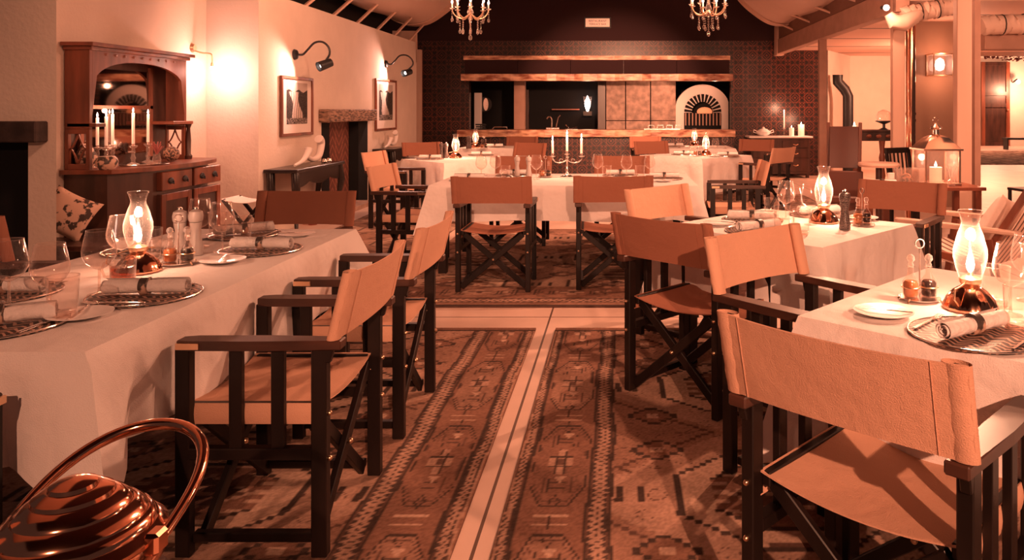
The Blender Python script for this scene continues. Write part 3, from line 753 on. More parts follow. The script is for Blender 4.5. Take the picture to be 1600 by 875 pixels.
def cruet_bottle(liq):
    def f():
        r_ = empty('cruet_bottle')
        B().lathe([(.022, 0), (.026, .008), (.026, .05), (.012, .072), (.009, .095), (.014, .10)], seg=18, cap1=False).build('bottle', BOTG, r_, smooth=True)
        B().lathe([(.020, .003), (.0235, .01), (.0235, .045), (.018, .053)], seg=16).build('liquid', liq, r_, smooth=True)
        B().lathe([(.008, .098), (.010, .106), (.006, .112), (.013, .122), (.011, .134), (.003, .140)], seg=12).build('stopper', GLASSR, r_, smooth=True)
        return r_
    return f
def cruet_stand():
    r_ = empty('cruet_stand')
    b = B(); b.lathe([(.001, .008), (.064, .008), (.066, .011), (.001, .012)], seg=24); b.build('tray', SILVER, r_, smooth=True)
    for s in (-1, 1):
        B().tube(arc((s*.031, 0, .045), .029, 0, 2*PI, 18, 'xy')[:-1], .0022, 6, closed=True).build('bottle_ring', BRASS, r_, smooth=True)
        B().tube([(s*.05, .03, .012), (s*.058, .035, .0)], .003, 6).tube([(s*.05, -.03, .012), (s*.058, -.035, 0)], .003, 6).build('foot', BRASS, r_, smooth=True)
    B().tube([(0, 0, .01), (0, 0, .172)], .0026, 8).tube(arc((0, 0, .187), .015, 0, 2*PI, 16)[:-1], .0025, 6, closed=True).build('handle', SILVER, r_, smooth=True)
    return r_
def cruet(x, y, rz, ctx, g='cruet sets', z=TH):
    inst('cstand', cruet_stand, (x, y, z), rz, 'silver cruet stand '+ctx, 'cruet stand', g)
    dx, dy = .031*math.cos(rz), .031*math.sin(rz)
    inst('oilb', cruet_bottle(OIL), (x-dx, y-dy, z+.0125), rz, 'amber oil bottle in the cruet stand '+ctx, 'bottle', 'cruet bottles')
    inst('vinb', cruet_bottle(VINE), (x+dx, y+dy, z+.0125), rz, 'black vinegar bottle in the cruet stand '+ctx, 'bottle', 'cruet bottles')
def plate():
    r_ = B().lathe([(.045, 0), (.05, .003), (.062, .006), (.088, .013), (.089, .015), (.062, .0095), (.048, .006), (.001, .006)], seg=40).build('side_plate', CHINA, smooth=True)
    return r_
def placemat():
    r_ = empty('placemat')
    B().lathe([(.001, .0), (.172, .0), (.174, .003), (.170, .005), (.001, .005)], seg=48).build('mat', MATW, r_, smooth=True)
    B().tube(arc((0, 0, .005), .172, 0, 2*PI, 48, 'xy')[:-1], .003, 6, closed=True).build('rim', SILVER, r_, smooth=True)
    return r_
def napkin():
    r_ = empty('rolled_napkin')     # lies along local x
    b = B(); n = 40; L = .135
    # spiral cross-section swept along x
    sec = []
    for i in range(61):
        a = i/60*2*PI*3.2; rr = .006+.021*(i/60)
        sec.append((rr*math.cos(a), rr*math.sin(a)))
    b.grid(lambda u, v: (-L+2*L*u+.004*math.sin(v*9), sec[round(v*60)][0]*(1-.12*math.exp(-((u-.5)/.08)**2)), .027+sec[round(v*60)][1]*(1-.12*math.exp(-((u-.5)/.08)**2))), 16, 60)
    b.build('cloth', NAPK, r_, smooth=True)
    B().lathe([(.0265, -.012), (.029, -.014), (.031, 0), (.029, .014), (.0265, .012)], seg=24, cap0=False, cap1=False, rib=.04, nrib=8)
    q = B()
    for k in range(20):
        a0 = 2*PI*k/20; 
    q.tube([(-.013, 0, .027), (-.0125, 0, .027), (.0125, 0, .027), (.013, 0, .027)], [.026, .0295, .0295, .026], 24)
    q.build('napkin_ring', PATN, r_, smooth=True)
    return r_
def knife():
    r_ = empty('knife')
    B().box(-.006, .006, -.105, -.01, 0, .006).build('handle', SILVER, r_, bevel=.002)
    B().prism([(-.007, -.01), (.007, -.01), (.008, .08), (.002, .105), (-.005, .09)], (0, 0, .001), (1, 0, 0), (0, 1, 0), (0, 0, .002)).build('blade', SILVER, r_)
    return r_
def fork():
    r_ = empty('fork')
    B().bar((0, -.10, .004), (0, .03, .004), .010, .003, w1=.006).bar((0, .03, .004), (0, .055, .003), .006, .003, w1=.022).build('handle', SILVER, r_)
    for i in range(4): B().bar((-.009+i*.006, .055, .003), (-.009+i*.006, .10, .006), .0028, .002).build('tine', SILVER, r_)
    return r_
def setting(c, d, ctx, nap=None, glasses=True, plate_=True, lr=.0):
    """a place laid in front of a seat that looks along d"""
    L = math.hypot(*d); d = Vector((d[0]/L, d[1]/L)); lf = Vector((-d.y, d.x)); c = Vector(c); rz = ang(d.x, d.y)
    inst('mat', placemat, (c.x, c.y, TH), rz, 'round woven placemat '+ctx, 'placemat', 'round placemats')
    na = rz+PI/2 if nap is None else nap
    inst('nap', napkin, (c.x, c.y, TH+.006), na, 'white rolled napkin '+ctx, 'napkin', 'rolled napkins')
    q = c-lf*.13+d*.01; inst('knife', knife, (q.x, q.y, TH+.006), rz, 'silver table knife '+ctx, 'knife', 'table knives')
    q = c+lf*.135+d*.02; inst('fork', fork, (q.x, q.y, TH+.006), rz, 'silver table fork '+ctx, 'fork', 'table forks')
    if plate_:
        q = c+lf*.275+d*.03
        inst('plate', plate, (q.x, q.y, TH), 0, 'small white side plate '+ctx, 'plate', 'side plates')
        inst('knife', knife, (q.x, q.y, TH+.0145), rz+1.9, 'butter knife on plate '+ctx, 'knife', 'butter knives', .8)
def wg(px, py, ctx, h=TH): x, y = at(px, py, h); inst('wg', wine_glass, (x, y, TH), 0, 'stemmed wine glass '+ctx, 'wine glass', 'wine glasses')
def tb(px, py, ctx): x, y = at(px, py, TH); inst('tb', tumbler, (x, y, TH), 0, 'clear ribbed tumbler '+ctx, 'tumbler', 'tumblers')
# long left table
setting((-1.60, 2.60), (-1, 0), 'before the nearest chair on the right side of the left table', nap=.08)
setting((-1.60, 3.44), (-1, 0), 'before the second chair on the right side of the left table', nap=-.05)
setting((-1.88, 3.86), (0, -1), 'at the far head of the left table', nap=.6)
setting((-1.80, 2.23), (0, 1), 'at the near head of the left table', nap=.5)
setting((-2.10, 2.62), (1, 0), 'on the left table at the left edge of the photo', plate_=False)
setting((-2.10, 3.42), (1, 0), 'on the left side of the left table, behind the oil lamp')
wg(14, 482, 'leftmost on the left table'); wg(78, 492, 'second from the left edge on the left table'); wg(155, 460, 'beside the mug on the left table')
wg(190, 425, 'just behind the oil lamp on the left table'); wg(313, 385, 'behind the pepper mills on the left table'); wg(347, 393, 'right of the pepper mills on the left table')
tb(98, 497, 'beside the near head placemat on the left table'); tb(236, 404, 'right of the oil lamp on the left table'); tb(378, 380, 'by the far napkin on the left table'); tb(340, 372, 'at the back of the left table near its far head')
x, y = at(192, 440, TH); inst('mug', glass_mug, (x, y, TH), .2, 'ribbed glass mug with amber drink on the left table', 'mug')
x, y = at(216, 424, TH); place_lamp(x, y, 'lit copper based oil lamp on the long left table', 4)
x, y = at(281, 399, TH); inst('millg', mill(False), (x, y, TH), 0, 'grey pepper mill, left of the pair on the left table', 'pepper mill', 'grey mills on the left table')
x, y = at(306, 398, TH); inst('millg', mill(False), (x, y, TH), 0, 'grey salt mill, right of the pair on the left table', 'salt mill', 'grey mills on the left table')
x, y = at(279, 413, TH); cruet(x, y, .3, 'on the left table')
# square table at right
setting((.73, 3.99), (.69, .72), 'before the rust backed chair at the square table', nap=.55)
setting((.76, 4.36), (.7, -.7), 'before the pale chair at the far left of the square table', nap=-.2, plate_=False)
setting((1.20, 4.60), (-.6, -.8), 'before the chair at the far side of the square table', nap=.3)
wg(1238, 357, 'left of the glass cluster on the square table'); wg(1266, 351, 'right of the glass cluster on the square table'); wg(1228, 342, 'at the back of the glass cluster on the square table')
tb(1222, 360, 'next to the rolled napkin on the square table'); tb(1252, 366, 'in front of the wine glasses on the square table'); tb(1206, 345, 'behind the rolled napkin on the square table')
x, y = at(1287, 347, TH); place_lamp(x, y, 'lit copper based oil lamp on the square table right of the middle', 9)
x, y = at(1320, 358, TH); inst('millp', mill(True), (x, y, TH), 0, 'dark speckled pepper mill beside the lamp on the square table', 'pepper mill')
x, y = at(1347, 352, TH); cruet(x, y, .5, 'on the square table')
# nearest right table
setting((.99, 2.14), (.69, .72), 'before the large foreground chair on the nearest right table', nap=.55)
x, y = at(1516, 482, TH); place_lamp(x, y, 'lit oil lamp with ribbed copper base on the nearest right table', 11)
x, y = at(1437, 469, TH); cruet(x, y, .1, 'on the nearest right table')
wg(1579, 492, 'right of the lamp on the nearest right table'); wg(1606, 470, 'at the right edge on the nearest right table'); tb(1556, 478, 'close to the lamp on the nearest right table'); tb(1592, 515, 'by the placemat on the nearest right table')
# middle table
setting((-.95, 6.66), (0, 1), 'behind the left seen-from-behind chair on the middle table')
setting((-.02, 6.66), (0, 1), 'behind the right seen-from-behind chair on the middle table')
setting((.42, 7.02), (-1, 0), 'at the right end of the middle table', nap=.06)
setting((-1.34, 6.9), (1, 0), 'at the left end of the middle table', nap=0)
setting((-1.0, 7.36), (0, -1), 'at the far side of the middle table, left half', nap=.1, plate_=False)
setting((.02, 7.36), (0, -1), 'at the far side of the middle table, right half', nap=.1, plate_=False)
for i, (px, w_) in enumerate(((752, 'leftmost on the middle table'), (774, 'second from left on the middle table'), (838, 'just left of the candelabra on the middle table'), (934, 'just right of the candelabra on the middle table'), (979, 'third from right end of the middle table'), (1015, 'rightmost on the middle table'))):
    wg(px, 280-(i % 2)*2, w_)
tb(790, 281, 'behind the left seen-from-behind chair'); tb(948, 281, 'by the candelabra on the middle table'); tb(1000, 281, 'behind the right seen-from-behind chair')
for px, nm in ((808, 'left of two'), (826, 'right of two')):
    x, y = at(px, 275, TH); inst('millg', mill(False), (x, y, TH), 0, 'slim mill, %s on the middle table left of the candelabra' % nm, 'pepper mill', 'mills on the middle table', .95)
x, y = at(852, 277, TH); cruet(x, y, .2, 'on the middle table')
# rear tables
x, y = at(712, 247, TH); place_lamp(x, y, 'lit oil lamp on the rear left table by the fireplace', 9)
for px, nm in ((690, 'left'), (697, 'right')):
    x, y = at(px, 247, TH); inst('millp', mill(True), (x, y, TH), 0, 'small mill, %s of two on the rear left table' % nm, 'pepper mill', 'mills on the rear left table')
setting(at(672, 249), (.7, .7), 'at the near left of the rear left table', nap=.1); setting(at(752, 243), (-.7, .7), 'at the right of the rear left table', nap=.1, plate_=False)
x, y = at(743, 231, TH); place_lamp(x, y, 'lit oil lamp on the far left table before the counter', 7)
for px, nm in ((731, 'left'), (734, 'right')):
    x, y = at(px, 232, TH); inst('millp', mill(True), (x, y, TH), 0, 'small mill, %s of two on the far left table' % nm, 'pepper mill', 'mills on the far left table')
setting(at(773, 230), (-1, .1), 'on the far left table', nap=.1, plate_=False)
x, y = at(756, 232, TH); cruet(x, y, .1, 'on the far left table')
x, y = at(1103, 243, TH); place_lamp(x, y, 'lit oil lamp on the rear right table', 9)
setting(at(1068, 242), (.7, .5), 'at the left of the rear right table', nap=.1, plate_=False); setting(at(1137, 244), (-.7, .7), 'at the right of the rear right table', nap=.05)
x, y = at(1090, 244, TH); cruet(x, y, .1, 'on the rear right table')
wg(1118, 240, 'beside the oil lamp on the rear right table'); tb(1082, 242, 'on the rear right table')
x, y = at(1085, 228, TH); place_lamp(x, y, 'lit oil lamp on the far right table before the counter', 7)
setting(at(1055, 229), (1, .1), 'on the far right table', nap=.1, plate_=False)
wg(1061, 231, 'left on the far right table'); wg(1133, 232, 'right on the far right table')
# candelabra with candles
x, y = at(886, 277, TH)
t = empty('candelabra', (x, y, TH))
B().lathe([(.065, 0), (.066, .008), (.045, .014), (.02, .03), (.012, .05), (.016, .07), (.010, .09), (.009, .16), (.015, .175), (.010, .19), (.012, .21)], seg=20).build('stem', SILVER, t, smooth=True)
for s in (-1, 1):
    B().tube([(0, 0, .165), (s*.03, 0, .145), (s*.07, 0, .135), (s*.11, 0, .145), (s*.135, 0, .17), (s*.135, 0, .19)], .006, 8).tube(arc((s*.055, 0, .158), .016, 0, 1.6*PI, 10), .004, 6).build('arm', SILVER, t, smooth=True)
for s in (-1, 0, 1):
    B().lathe([(.008, .0), (.03, .008), (.031, .012), (.013, .014), (.013, .035), (.017, .037)], (s*.135, 0, .188+(.02 if s == 0 else 0)), 16).build('candle_cup', SILVER, t, smooth=True)
tag(t, 'silver three armed candelabra in the centre of the middle table', 'candelabra')
def candle(hh, r=.011):
    def f():
        r_ = empty('candle')
        B().lathe([(r, 0), (r*.95, hh-.004), (r*.6, hh), (.002, hh-.003)], seg=14).build('wax', WAX, r_, smooth=True)
        B().tube([(0, 0, hh-.004), (0, 0, hh+.008)], .001, 5).build('wick', BLACKM, r_)
        B().lathe([(.001, hh+.004), (.006, hh+.012), (.0065, hh+.02), (.001, hh+.042)], seg=10).build('flame', FLAME, r_, smooth=True)
        return r_
    return f
for s, nm, hh in ((-1, 'left', .14), (0, 'centre', .17), (1, 'right', .16)):
    z = TH+.205+(.02 if s == 0 else 0)
    inst('cndl%d' % s, candle(hh), (x+s*.135, y, z), 0, 'lit white taper candle in the %s cup of the candelabra' % nm, 'candle', 'candelabra candles')
    light('POINT', (x+s*.135, y-.03, z+hh+.03), 3, color=(1, .5, .3), size=.02)

# ------------------------------------------------------------------ copper kettle on a low stand, lower left
kx, ky = -.993, 1.40; kz = .625
t = empty('stool', (kx, ky, 0)); B().lathe([(.15, kz-.14), (.16, kz-.135), (.16, kz-.125), (.15, kz-.12)], seg=24).build('top', MAHOGD, t, smooth=True)
for k in range(3): B().bar((.13*math.cos(k*2.1+.4), .13*math.sin(k*2.1+.4), .01), (.08*math.cos(k*2.1+.4), .08*math.sin(k*2.1+.4), kz-.135), .035, .035).build('leg', WOOD, t, bevel=.003)
tag(t, 'small round dark stool under the copper kettle at the lower left corner', 'stool')
t = empty('copper_kettle', (kx, ky, kz-.12))
B().lathe([(.10, 0), (.125, .02), (.148, .06), (.150, .085), (.146, .096), (.150, .100), (.150, .106), (.136, .118), (.130, .120)], seg=56).build('body', COPPER, t, smooth=True)
B().lathe([(.133, .116), (.133, .122), (.124, .136), (.118, .138), (.116, .143), (.100, .158), (.094, .160), (.092, .166), (.072, .181), (.066, .182), (.064, .189), (.045, .199), (.040, .199), (.038, .206), (.022, .213), (.001, .216)], seg=56).build('lid', COPPER, t, smooth=True)
import mathutils
th = 1.2; hd = Vector((1, 0, 0)); bk = Vector((-hd.y, hd.x, 0))
pts = []
for i in range(33):
    a = PI*i/32; rx = .150+.03*math.sin(a); hgt = .30
    xx = rx*math.cos(a)*(1-.0*math.sin(a)); zz = hgt*(math.sin(a)**.8)
    pts.append(hd*xx+bk*(zz*math.sin(th))+Vector((0, 0, .09+zz*math.cos(th))))
B().tube(pts, [.0095+.003*math.sin(PI*i/32) for i in range(33)], 14).build('handle', COPPER, t, smooth=True)
for s in (-1, 1):
    c_ = hd*(s*.15); B().box(-.014, .014, -.02, .02, -.02, .02).build('handle_lug', COPPER, t, (c_.x, c_.y, .10), bevel=.006)
B().tube([Vector((-.10, -.10, .05)), Vector((-.16, -.14, .09)), Vector((-.20, -.16, .15))], [.03, .02, .014], 12).build('spout', COPPER, t, smooth=True)
tag(t, 'polished copper kettle with hoop handle at the lower left corner', 'kettle')

# ------------------------------------------------------------------ carved dresser in the left alcove
dx0, dy0, dy1 = -4.40, 6.1, 7.47
t = empty('dresser', (dx0, dy0, 0)); D_ = dy1-dy0; CT = .915; TP = 1.93
# base cabinet with bowed front
cf = []
for i in range(13):
    u = i/12; cf.append((.36+.17*math.sin(PI*min(1, u*1.0))**.7, -.02+(D_+.22)*u))
B().prism([(0, -.06)]+[(a+.03, b_) for a, b_ in cf]+[(0, D_+.24)], (0, 0, CT-.035), (1, 0, 0), (0, 1, 0), (0, 0, .035)).build('counter', MAHOG, t, bevel=.004)
B().prism([(.0, 0)]+[(a-.02, b_*.94+.02) for a, b_ in cf]+[(0, D_+.15)], (0, 0, .08), (1, 0, 0), (0, 1, 0), (0, 0, CT-.115)).build('body', MAHOGD, t)
for y in (.05, D_+.08):
    for x in (.05, .33): B().box(x-.03, x+.03, y-.03, y+.03, 0, .085).build('leg', MAHOGD, t)
fx_ = .53
for i, (ya, yb_) in enumerate(((.42, .88), (.92, 1.38))):
    f = B().box(fx_-.06, fx_, ya, yb_, .70, .86).build('drawer', MAHOG, t, bevel=.006)
    for yy in (ya+.12, yb_-.12):
        B().ball((fx_+.004, yy, .78), .04, 12, .7, .3).tube([(fx_+.01, yy-.03, .775), (fx_+.03, yy, .755), (fx_+.01, yy+.03, .775)], .005, 6).build('handle', BLACKM, f, smooth=True)
for i, (ya, yb_) in enumerate(((.42, .88), (.92, 1.38))):
    f = B().box(fx_-.07, fx_-.015, ya, yb_, .14, .67).build('door', MAHOGD, t, bevel=.006)
    for a, c_, z0, z1 in ((ya, ya+.06, .14, .67), (yb_-.06, yb_, .14, .67), (ya+.062, yb_-.062, .14, .2), (ya+.062, yb_-.062, .61, .67)):
        B().box(fx_-.015, fx_-.003, a, c_, z0, z1).build('door_frame', MAHOG, f, bevel=.002)
    B().ball((fx_+.01, (ya+.05 if i else yb_-.05), .45), .014).build('knob', BRASS, f, smooth=True)
# overmantel: near and far side panels, arched front board, cornice, mirror back
hx = .20
def side(y, nm):
    q = B()
    q.box(0, hx, y, y+.035, 1.24, TP-.03)
    q.box(0, .03, y, y+.035, CT, 1.239); q.box(hx-.03, hx, y, y+.035, CT, 1.239); q.box(.0305, hx-.0305, y, y+.035, CT, .96); q.box(.0305, hx-.0305, y, y+.035, 1.20, 1.239)
    q.build('side_panel', MAHOG, t, bevel=.002)
    # pierced diamond fret
    cx, cz, w2, h2 = hx/2, 1.08, .065, .12
    f = B()
    for sx in (-1, 1):
        for sz in (-1, 1):
            pl = [(cx+sx*w2*(1-k/6)**1.0*(1 if True else 0), cz+sz*h2*(k/6)**1.7) for k in range(7)]
            for a, b_ in zip(pl, pl[1:]): f.bar((a[0], y+.017, a[1]), (b_[0], y+.017, b_[1]), .010, .012, (0, 1, 0))
    f.build('fret', MAHOG, t)
side(0, 0); side(D_-.035, 1)
# arched front board
ya, yb_ = .035, D_-.035; n = 24; zA, zT = 1.60, TP-.03
q = B()
for i in range(n):
    u0, u1 = i/n, (i+1)/n
    def za(u):
        k = 2*u-1; return zA+.20*math.sqrt(max(0, 1-(abs(k)/.97)**2.3)) if abs(k) < .97 else 1.35
    y0_, y1_ = ya+(yb_-ya)*u0, ya+(yb_-ya)*u1
    q.prism([(y0_, max(za(u0), 1.35)), (y1_, max(za(u1), 1.35)), (y1_, zT), (y0_, zT)], (hx-.03, 0, 0), (0, 1, 0), (0, 0, 1), (.03, 0, 0))
q.build('arch_board', MAHOG, t)
for i in range(9): B().ball((hx+.002, .2+i*.12, TP-.085), .018, 8, .6, .25).build('carved_boss', MAHOG, t, smooth=True)
B().box(-.0, hx+.06, -.05, D_+.05, TP-.03, TP).box(0, hx+.03, -.02, D_+.02, TP-.06, TP-.03).build('cornice', MAHOG, t, bevel=.004)
B().box(.0, .02, .03, D_-.03, CT, TP-.05).build('back_board', MAHOGD, t)
B().box(.02, .028, .16, D_-.32, 1.0, 1.74).build('mirror', MIRR, t)
for a, c_, z0, z1 in ((.12, .16, .96, 1.78), (D_-.32, D_-.28, .96, 1.78), (.12, D_-.28, 1.40, 1.43)): B().box(.02, .045, a, c_, z0, z1).build('mirror_frame', MAHOG, t)
B().box(.02, hx+.05, D_-.30, D_+.03, 1.255, 1.285).build('bracket_shelf', MAHOG, t, bevel=.003)
B().box(.02, hx+.05, -.0, .12, 1.255, 1.285).build('bracket_shelf', MAHOG, t, bevel=.003)
B().lathe([(.03, CT), (.035, CT+.03), (.02, CT+.05), (.024, CT+.18), (.016, CT+.3), (.03, 1.255)], (hx+.02, D_+.0, 0), 12).build('turned_column', MAHOGD, t, smooth=True)
tag(t, 'carved mahogany mirror dresser with arched top standing in the left alcove', 'dresser')
CTZ = CT+.001
# things on the dresser
def dpos(px, py): x, y = at(px, py, CT); return x, y
x, y = -4.13, 6.68
o = B().lathe([(.001, 0), (.19, 0), (.20, .006), (.197, .010), (.185, .005), (.001, .005)], seg=36).build('round_tray', SILVER, smooth=True); o.location = (x, y, CTZ)
tag(o, 'round silver tray with scalloped rim on the dresser', 'tray')
def gstick():
    r_ = empty('candlestick')
    B().lathe([(.045, 0), (.046, .008), (.018, .02), (.012, .04), (.022, .06), (.012, .08), (.015, .12), (.010, .14), (.03, .155), (.034, .165), (.014, .165)], seg=16).build('stem', GLASSR, r_, smooth=True)
    B().lathe([(.012, .16), (.014, .18), (.016, .182)], seg=12).build('socket', SILVER, r_, smooth=True)
    return r_
CD = [(-4.32, 6.37, .23, 'leftmost'), (-4.22, 6.33, .24, 'second from left'), (-4.25, 6.455, .26, 'third from left'), (-4.13, 6.54, .265, 'fourth and tallest'), (-4.20, 6.86, .25, 'rightmost')]
for i, (px, py, hh, nm) in enumerate(CD):
    x, y = px, py; px = 200 if i > 2 else 150
    inst('gst', gstick, (x, y, CTZ+(.006 if px > 190 else 0)), 0, 'glass candlestick, %s of five on the dresser' % nm, 'candlestick', 'glass candlesticks on the dresser')
    z = CTZ+.182+(.006 if px > 190 else 0)
    inst('dc%d' % i, candle(hh, .012), (x, y, z), 0, 'lit taper candle, %s of five on the dresser' % nm, 'candle', 'taper candles on the dresser')
    light('POINT', (x+.03, y-.02, z+hh+.03), 2.2, color=(1, .45, .27), size=.02)
x, y = -4.08, 6.13; o = B().lathe([(.05, 0), (.075, .03), (.08, .06), (.07, .09), (.055, .105)], seg=20).build('patterned_bowl', PATN, smooth=True); o.location = (x, y, CTZ); tag(o, 'squat patterned ceramic pot at the near end of the dresser top', 'pot')
x, y = -4.31, 6.27
t = empty('ginger_jar', (x, y-.05, CTZ)); B().lathe([(.045, 0), (.075, .05), (.08, .1), (.05, .16), (.04, .175)], seg=18).build('body', PATN, t, smooth=True); B().lathe([(.045, .175), (.04, .195), (.012, .205), (.014, .22), (.002, .225)], seg=16).build('lid', PATN, t, smooth=True)
tag(t, 'lidded patterned jar behind the squat pot on the dresser', 'jar')
x, y = -4.12, 7.08; o = B().ball((0, 0, .07), .07, 18).build('woven_ball', WICK, smooth=True); o.location = (x, y, CTZ); tag(o, 'round woven ball at the far end of the dresser top', 'ornament')
x, y = -4.05, 6.72
t = empty('protea_vase', (x, y+.02, CTZ+.006)); B().lathe([(.03, 0), (.036, .03), (.025, .07), (.03, .085)], seg=16, cap1=False).build('vase', GLASSR, t, smooth=True)
q = B()
for k in range(16):
    a = k*2.4; e = .035+.02*(k % 3)/2; q.bar((0, 0, .08), (e*math.cos(a), e*math.sin(a), .19-.02*(k % 3)), .016, .004, w1=.006)
q.build('petals', LEAF, t); tag(t, 'protea flower in a small glass vase on the dresser tray', 'vase')
# bench and cushion at the dresser's near end
x0 = -4.05
t = empty('low_bench', (-4.02, 5.76, 0)); B().box(-.35, .28, -.18, .22, .36, .40).build('seat', MAHOGD, t, bevel=.005)
for sx in (-.3, .23):
    for sy in (-.13, .17): B().box(sx-.025, sx+.025, sy-.025, sy+.025, 0, .36).build('leg', MAHOGD, t)
tag(t, 'low dark bench before the dresser, behind the chimney breast', 'bench')
def cushion(w, hgt, th_):
    q = B(); n = 16
    def s(u, v, sg):
        a, c_ = 2*u-1, 2*v-1; k = max(0, (1-a*a)*(1-c_*c_))**.38
        pin = 1-.10*(a*a*(1-c_*c_)+c_*c_*(1-a*a)) if False else 1
        return (a*w/2*(1-.07*(1-abs(a))*0-.10*(1-c_*c_)*abs(a)), sg*th_/2*k, (c_*hgt/2)*(1-.10*(1-a*a)*abs(c_))+hgt/2)
    q.grid(lambda u, v: s(u, v, 1), n, n); q.grid(lambda u, v: s(u, v, -1), n, n); return q
o = cushion(.33, .33, .14).build('scatter_cushion', CUSH, smooth=True); o.location = (-4.22, 5.75, .46); o.rotation_euler = (math.radians(-8), math.radians(30), .5); tag(o, 'leaf printed cushion propped on the bench beside the dresser', 'cushion')
# folding stand with cloth beyond dresser
x, y = -3.72, 7.78
t = empty('folding_stool', (x, y, 0))
for sy in (-.16, .16):
    for s in (-1, 1): B().bar((s*.2, sy, 0), (-s*.2, sy, .50), .03, .03, (0, 1, 0)).build('crossed_leg', WOOD, t)
B().grid(lambda u, v: ((u-.5)*.42, -.18+.36*v, .51-.04*(1-(2*u-1)**2)), 10, 4, .006).build('sling_seat', CUSHL, t, smooth=True)
tag(t, 'folding stool with a cream sling seat right of the dresser', 'stool')

# ------------------------------------------------------------------ wall lamps and pictures on the left wall
def sconce(py_, pz, hx_, hy, hz, label, aim, power):
    t = empty('wall_lamp', (WX, py_, pz)); hx_ -= WX; hy -= py_; hz -= pz
    B().tube([(0, 0, 0), (.03, 0, 0), (.045, 0, 0)], [.065, .055, .02], 16).build('wall_rose', BLACKM, t, smooth=True)
    q = [(.04, 0, 0), (.10, 0, .0), (.16, 0, .06), (.24, 0, .14), (.33, hy*.3, .15), (.40, hy*.6, .09), (.41, hy*.8, .0), (hx_, hy, hz+.03)]
    B().tube([Vector((a[0], a[1], a[2])) for a in sm3(q)], .013, 8).build('gooseneck_arm', BLACKM, t, smooth=True)
    d = (Vector(aim)-Vector((WX+hx_, py_+hy, pz+hz))).normalized(); c_ = Vector((hx_, hy, hz))
    B().tube([c_-d*.10, c_-d*.09, c_-d*.02, c_+d*.08], [.02, .05, .055, .06], 16, cap=False).build('shade', BLACKM, t, smooth=True)
    B().ball(tuple(c_+d*.03), .028, 10).build('bulb', BULB, t, smooth=True)
    tag(t, label, 'wall lamp', 'gooseneck wall lamps')
    w = Vector((WX, py_, pz))+c_+d*.09
    light('SPOT', tuple(w), power*1.2, color=(1, .5, .38), target=aim, angle=125, blend=.7, size=.03)
def sm3(q):
    out = []
    for i in range(len(q)-1):
        p0, p1, p2, p3 = [Vector(q[j]) for j in (max(i-1, 0), i, i+1, min(i+2, len(q)-1))]
        for k in range(5):
            t_ = k/5; out.append(.5*(2*p1+(p2-p0)*t_+(2*p0-5*p1+4*p2-p3)*t_*t_+(3*p1-p0-3*p2+p3)*t_**3))
    return out+[Vector(q[-1])]
sconce(9.13, 2.05, -3.50, 9.15, 1.93, 'black gooseneck wall lamp above the first picture', (-3.86, 8.75, 1.72), 42)
sconce(12.7, 2.15, -3.55, 12.9, 2.02, 'black gooseneck wall lamp above the second picture', (-3.86, 12.3, 1.85), 60)
t = empty('wall_lamp', (-4.41, 7.95, CAMH+97*7.95/F))
B().tube([(0, 0, 0), (.03, 0, 0)], [.05, .035], 14).build('wall_rose', BRASS, t, smooth=True)
B().tube(sm3([(.03, 0, -.03), (.10, 0, -.05), (.19, 0, -.06), (.205, 0, -.10), (.205, 0, -.16)]), .008, 8).build('arm', BRASS, t, smooth=True)
B().lathe([(.012, -.19), (.016, -.17), (.010, -.155)], (.205, 0, 0), 10).build('bulb_holder', BRASS, t, smooth=True)
B().ball((.205, 0, -.205), .018).build('bulb', BULB, t, smooth=True)
tag(t, 'slim brass wall lamp arm right of the dresser top', 'wall lamp')
light('POINT', (-4.16, 7.93, 1.78), 20, color=(1, .52, .42), size=.03)
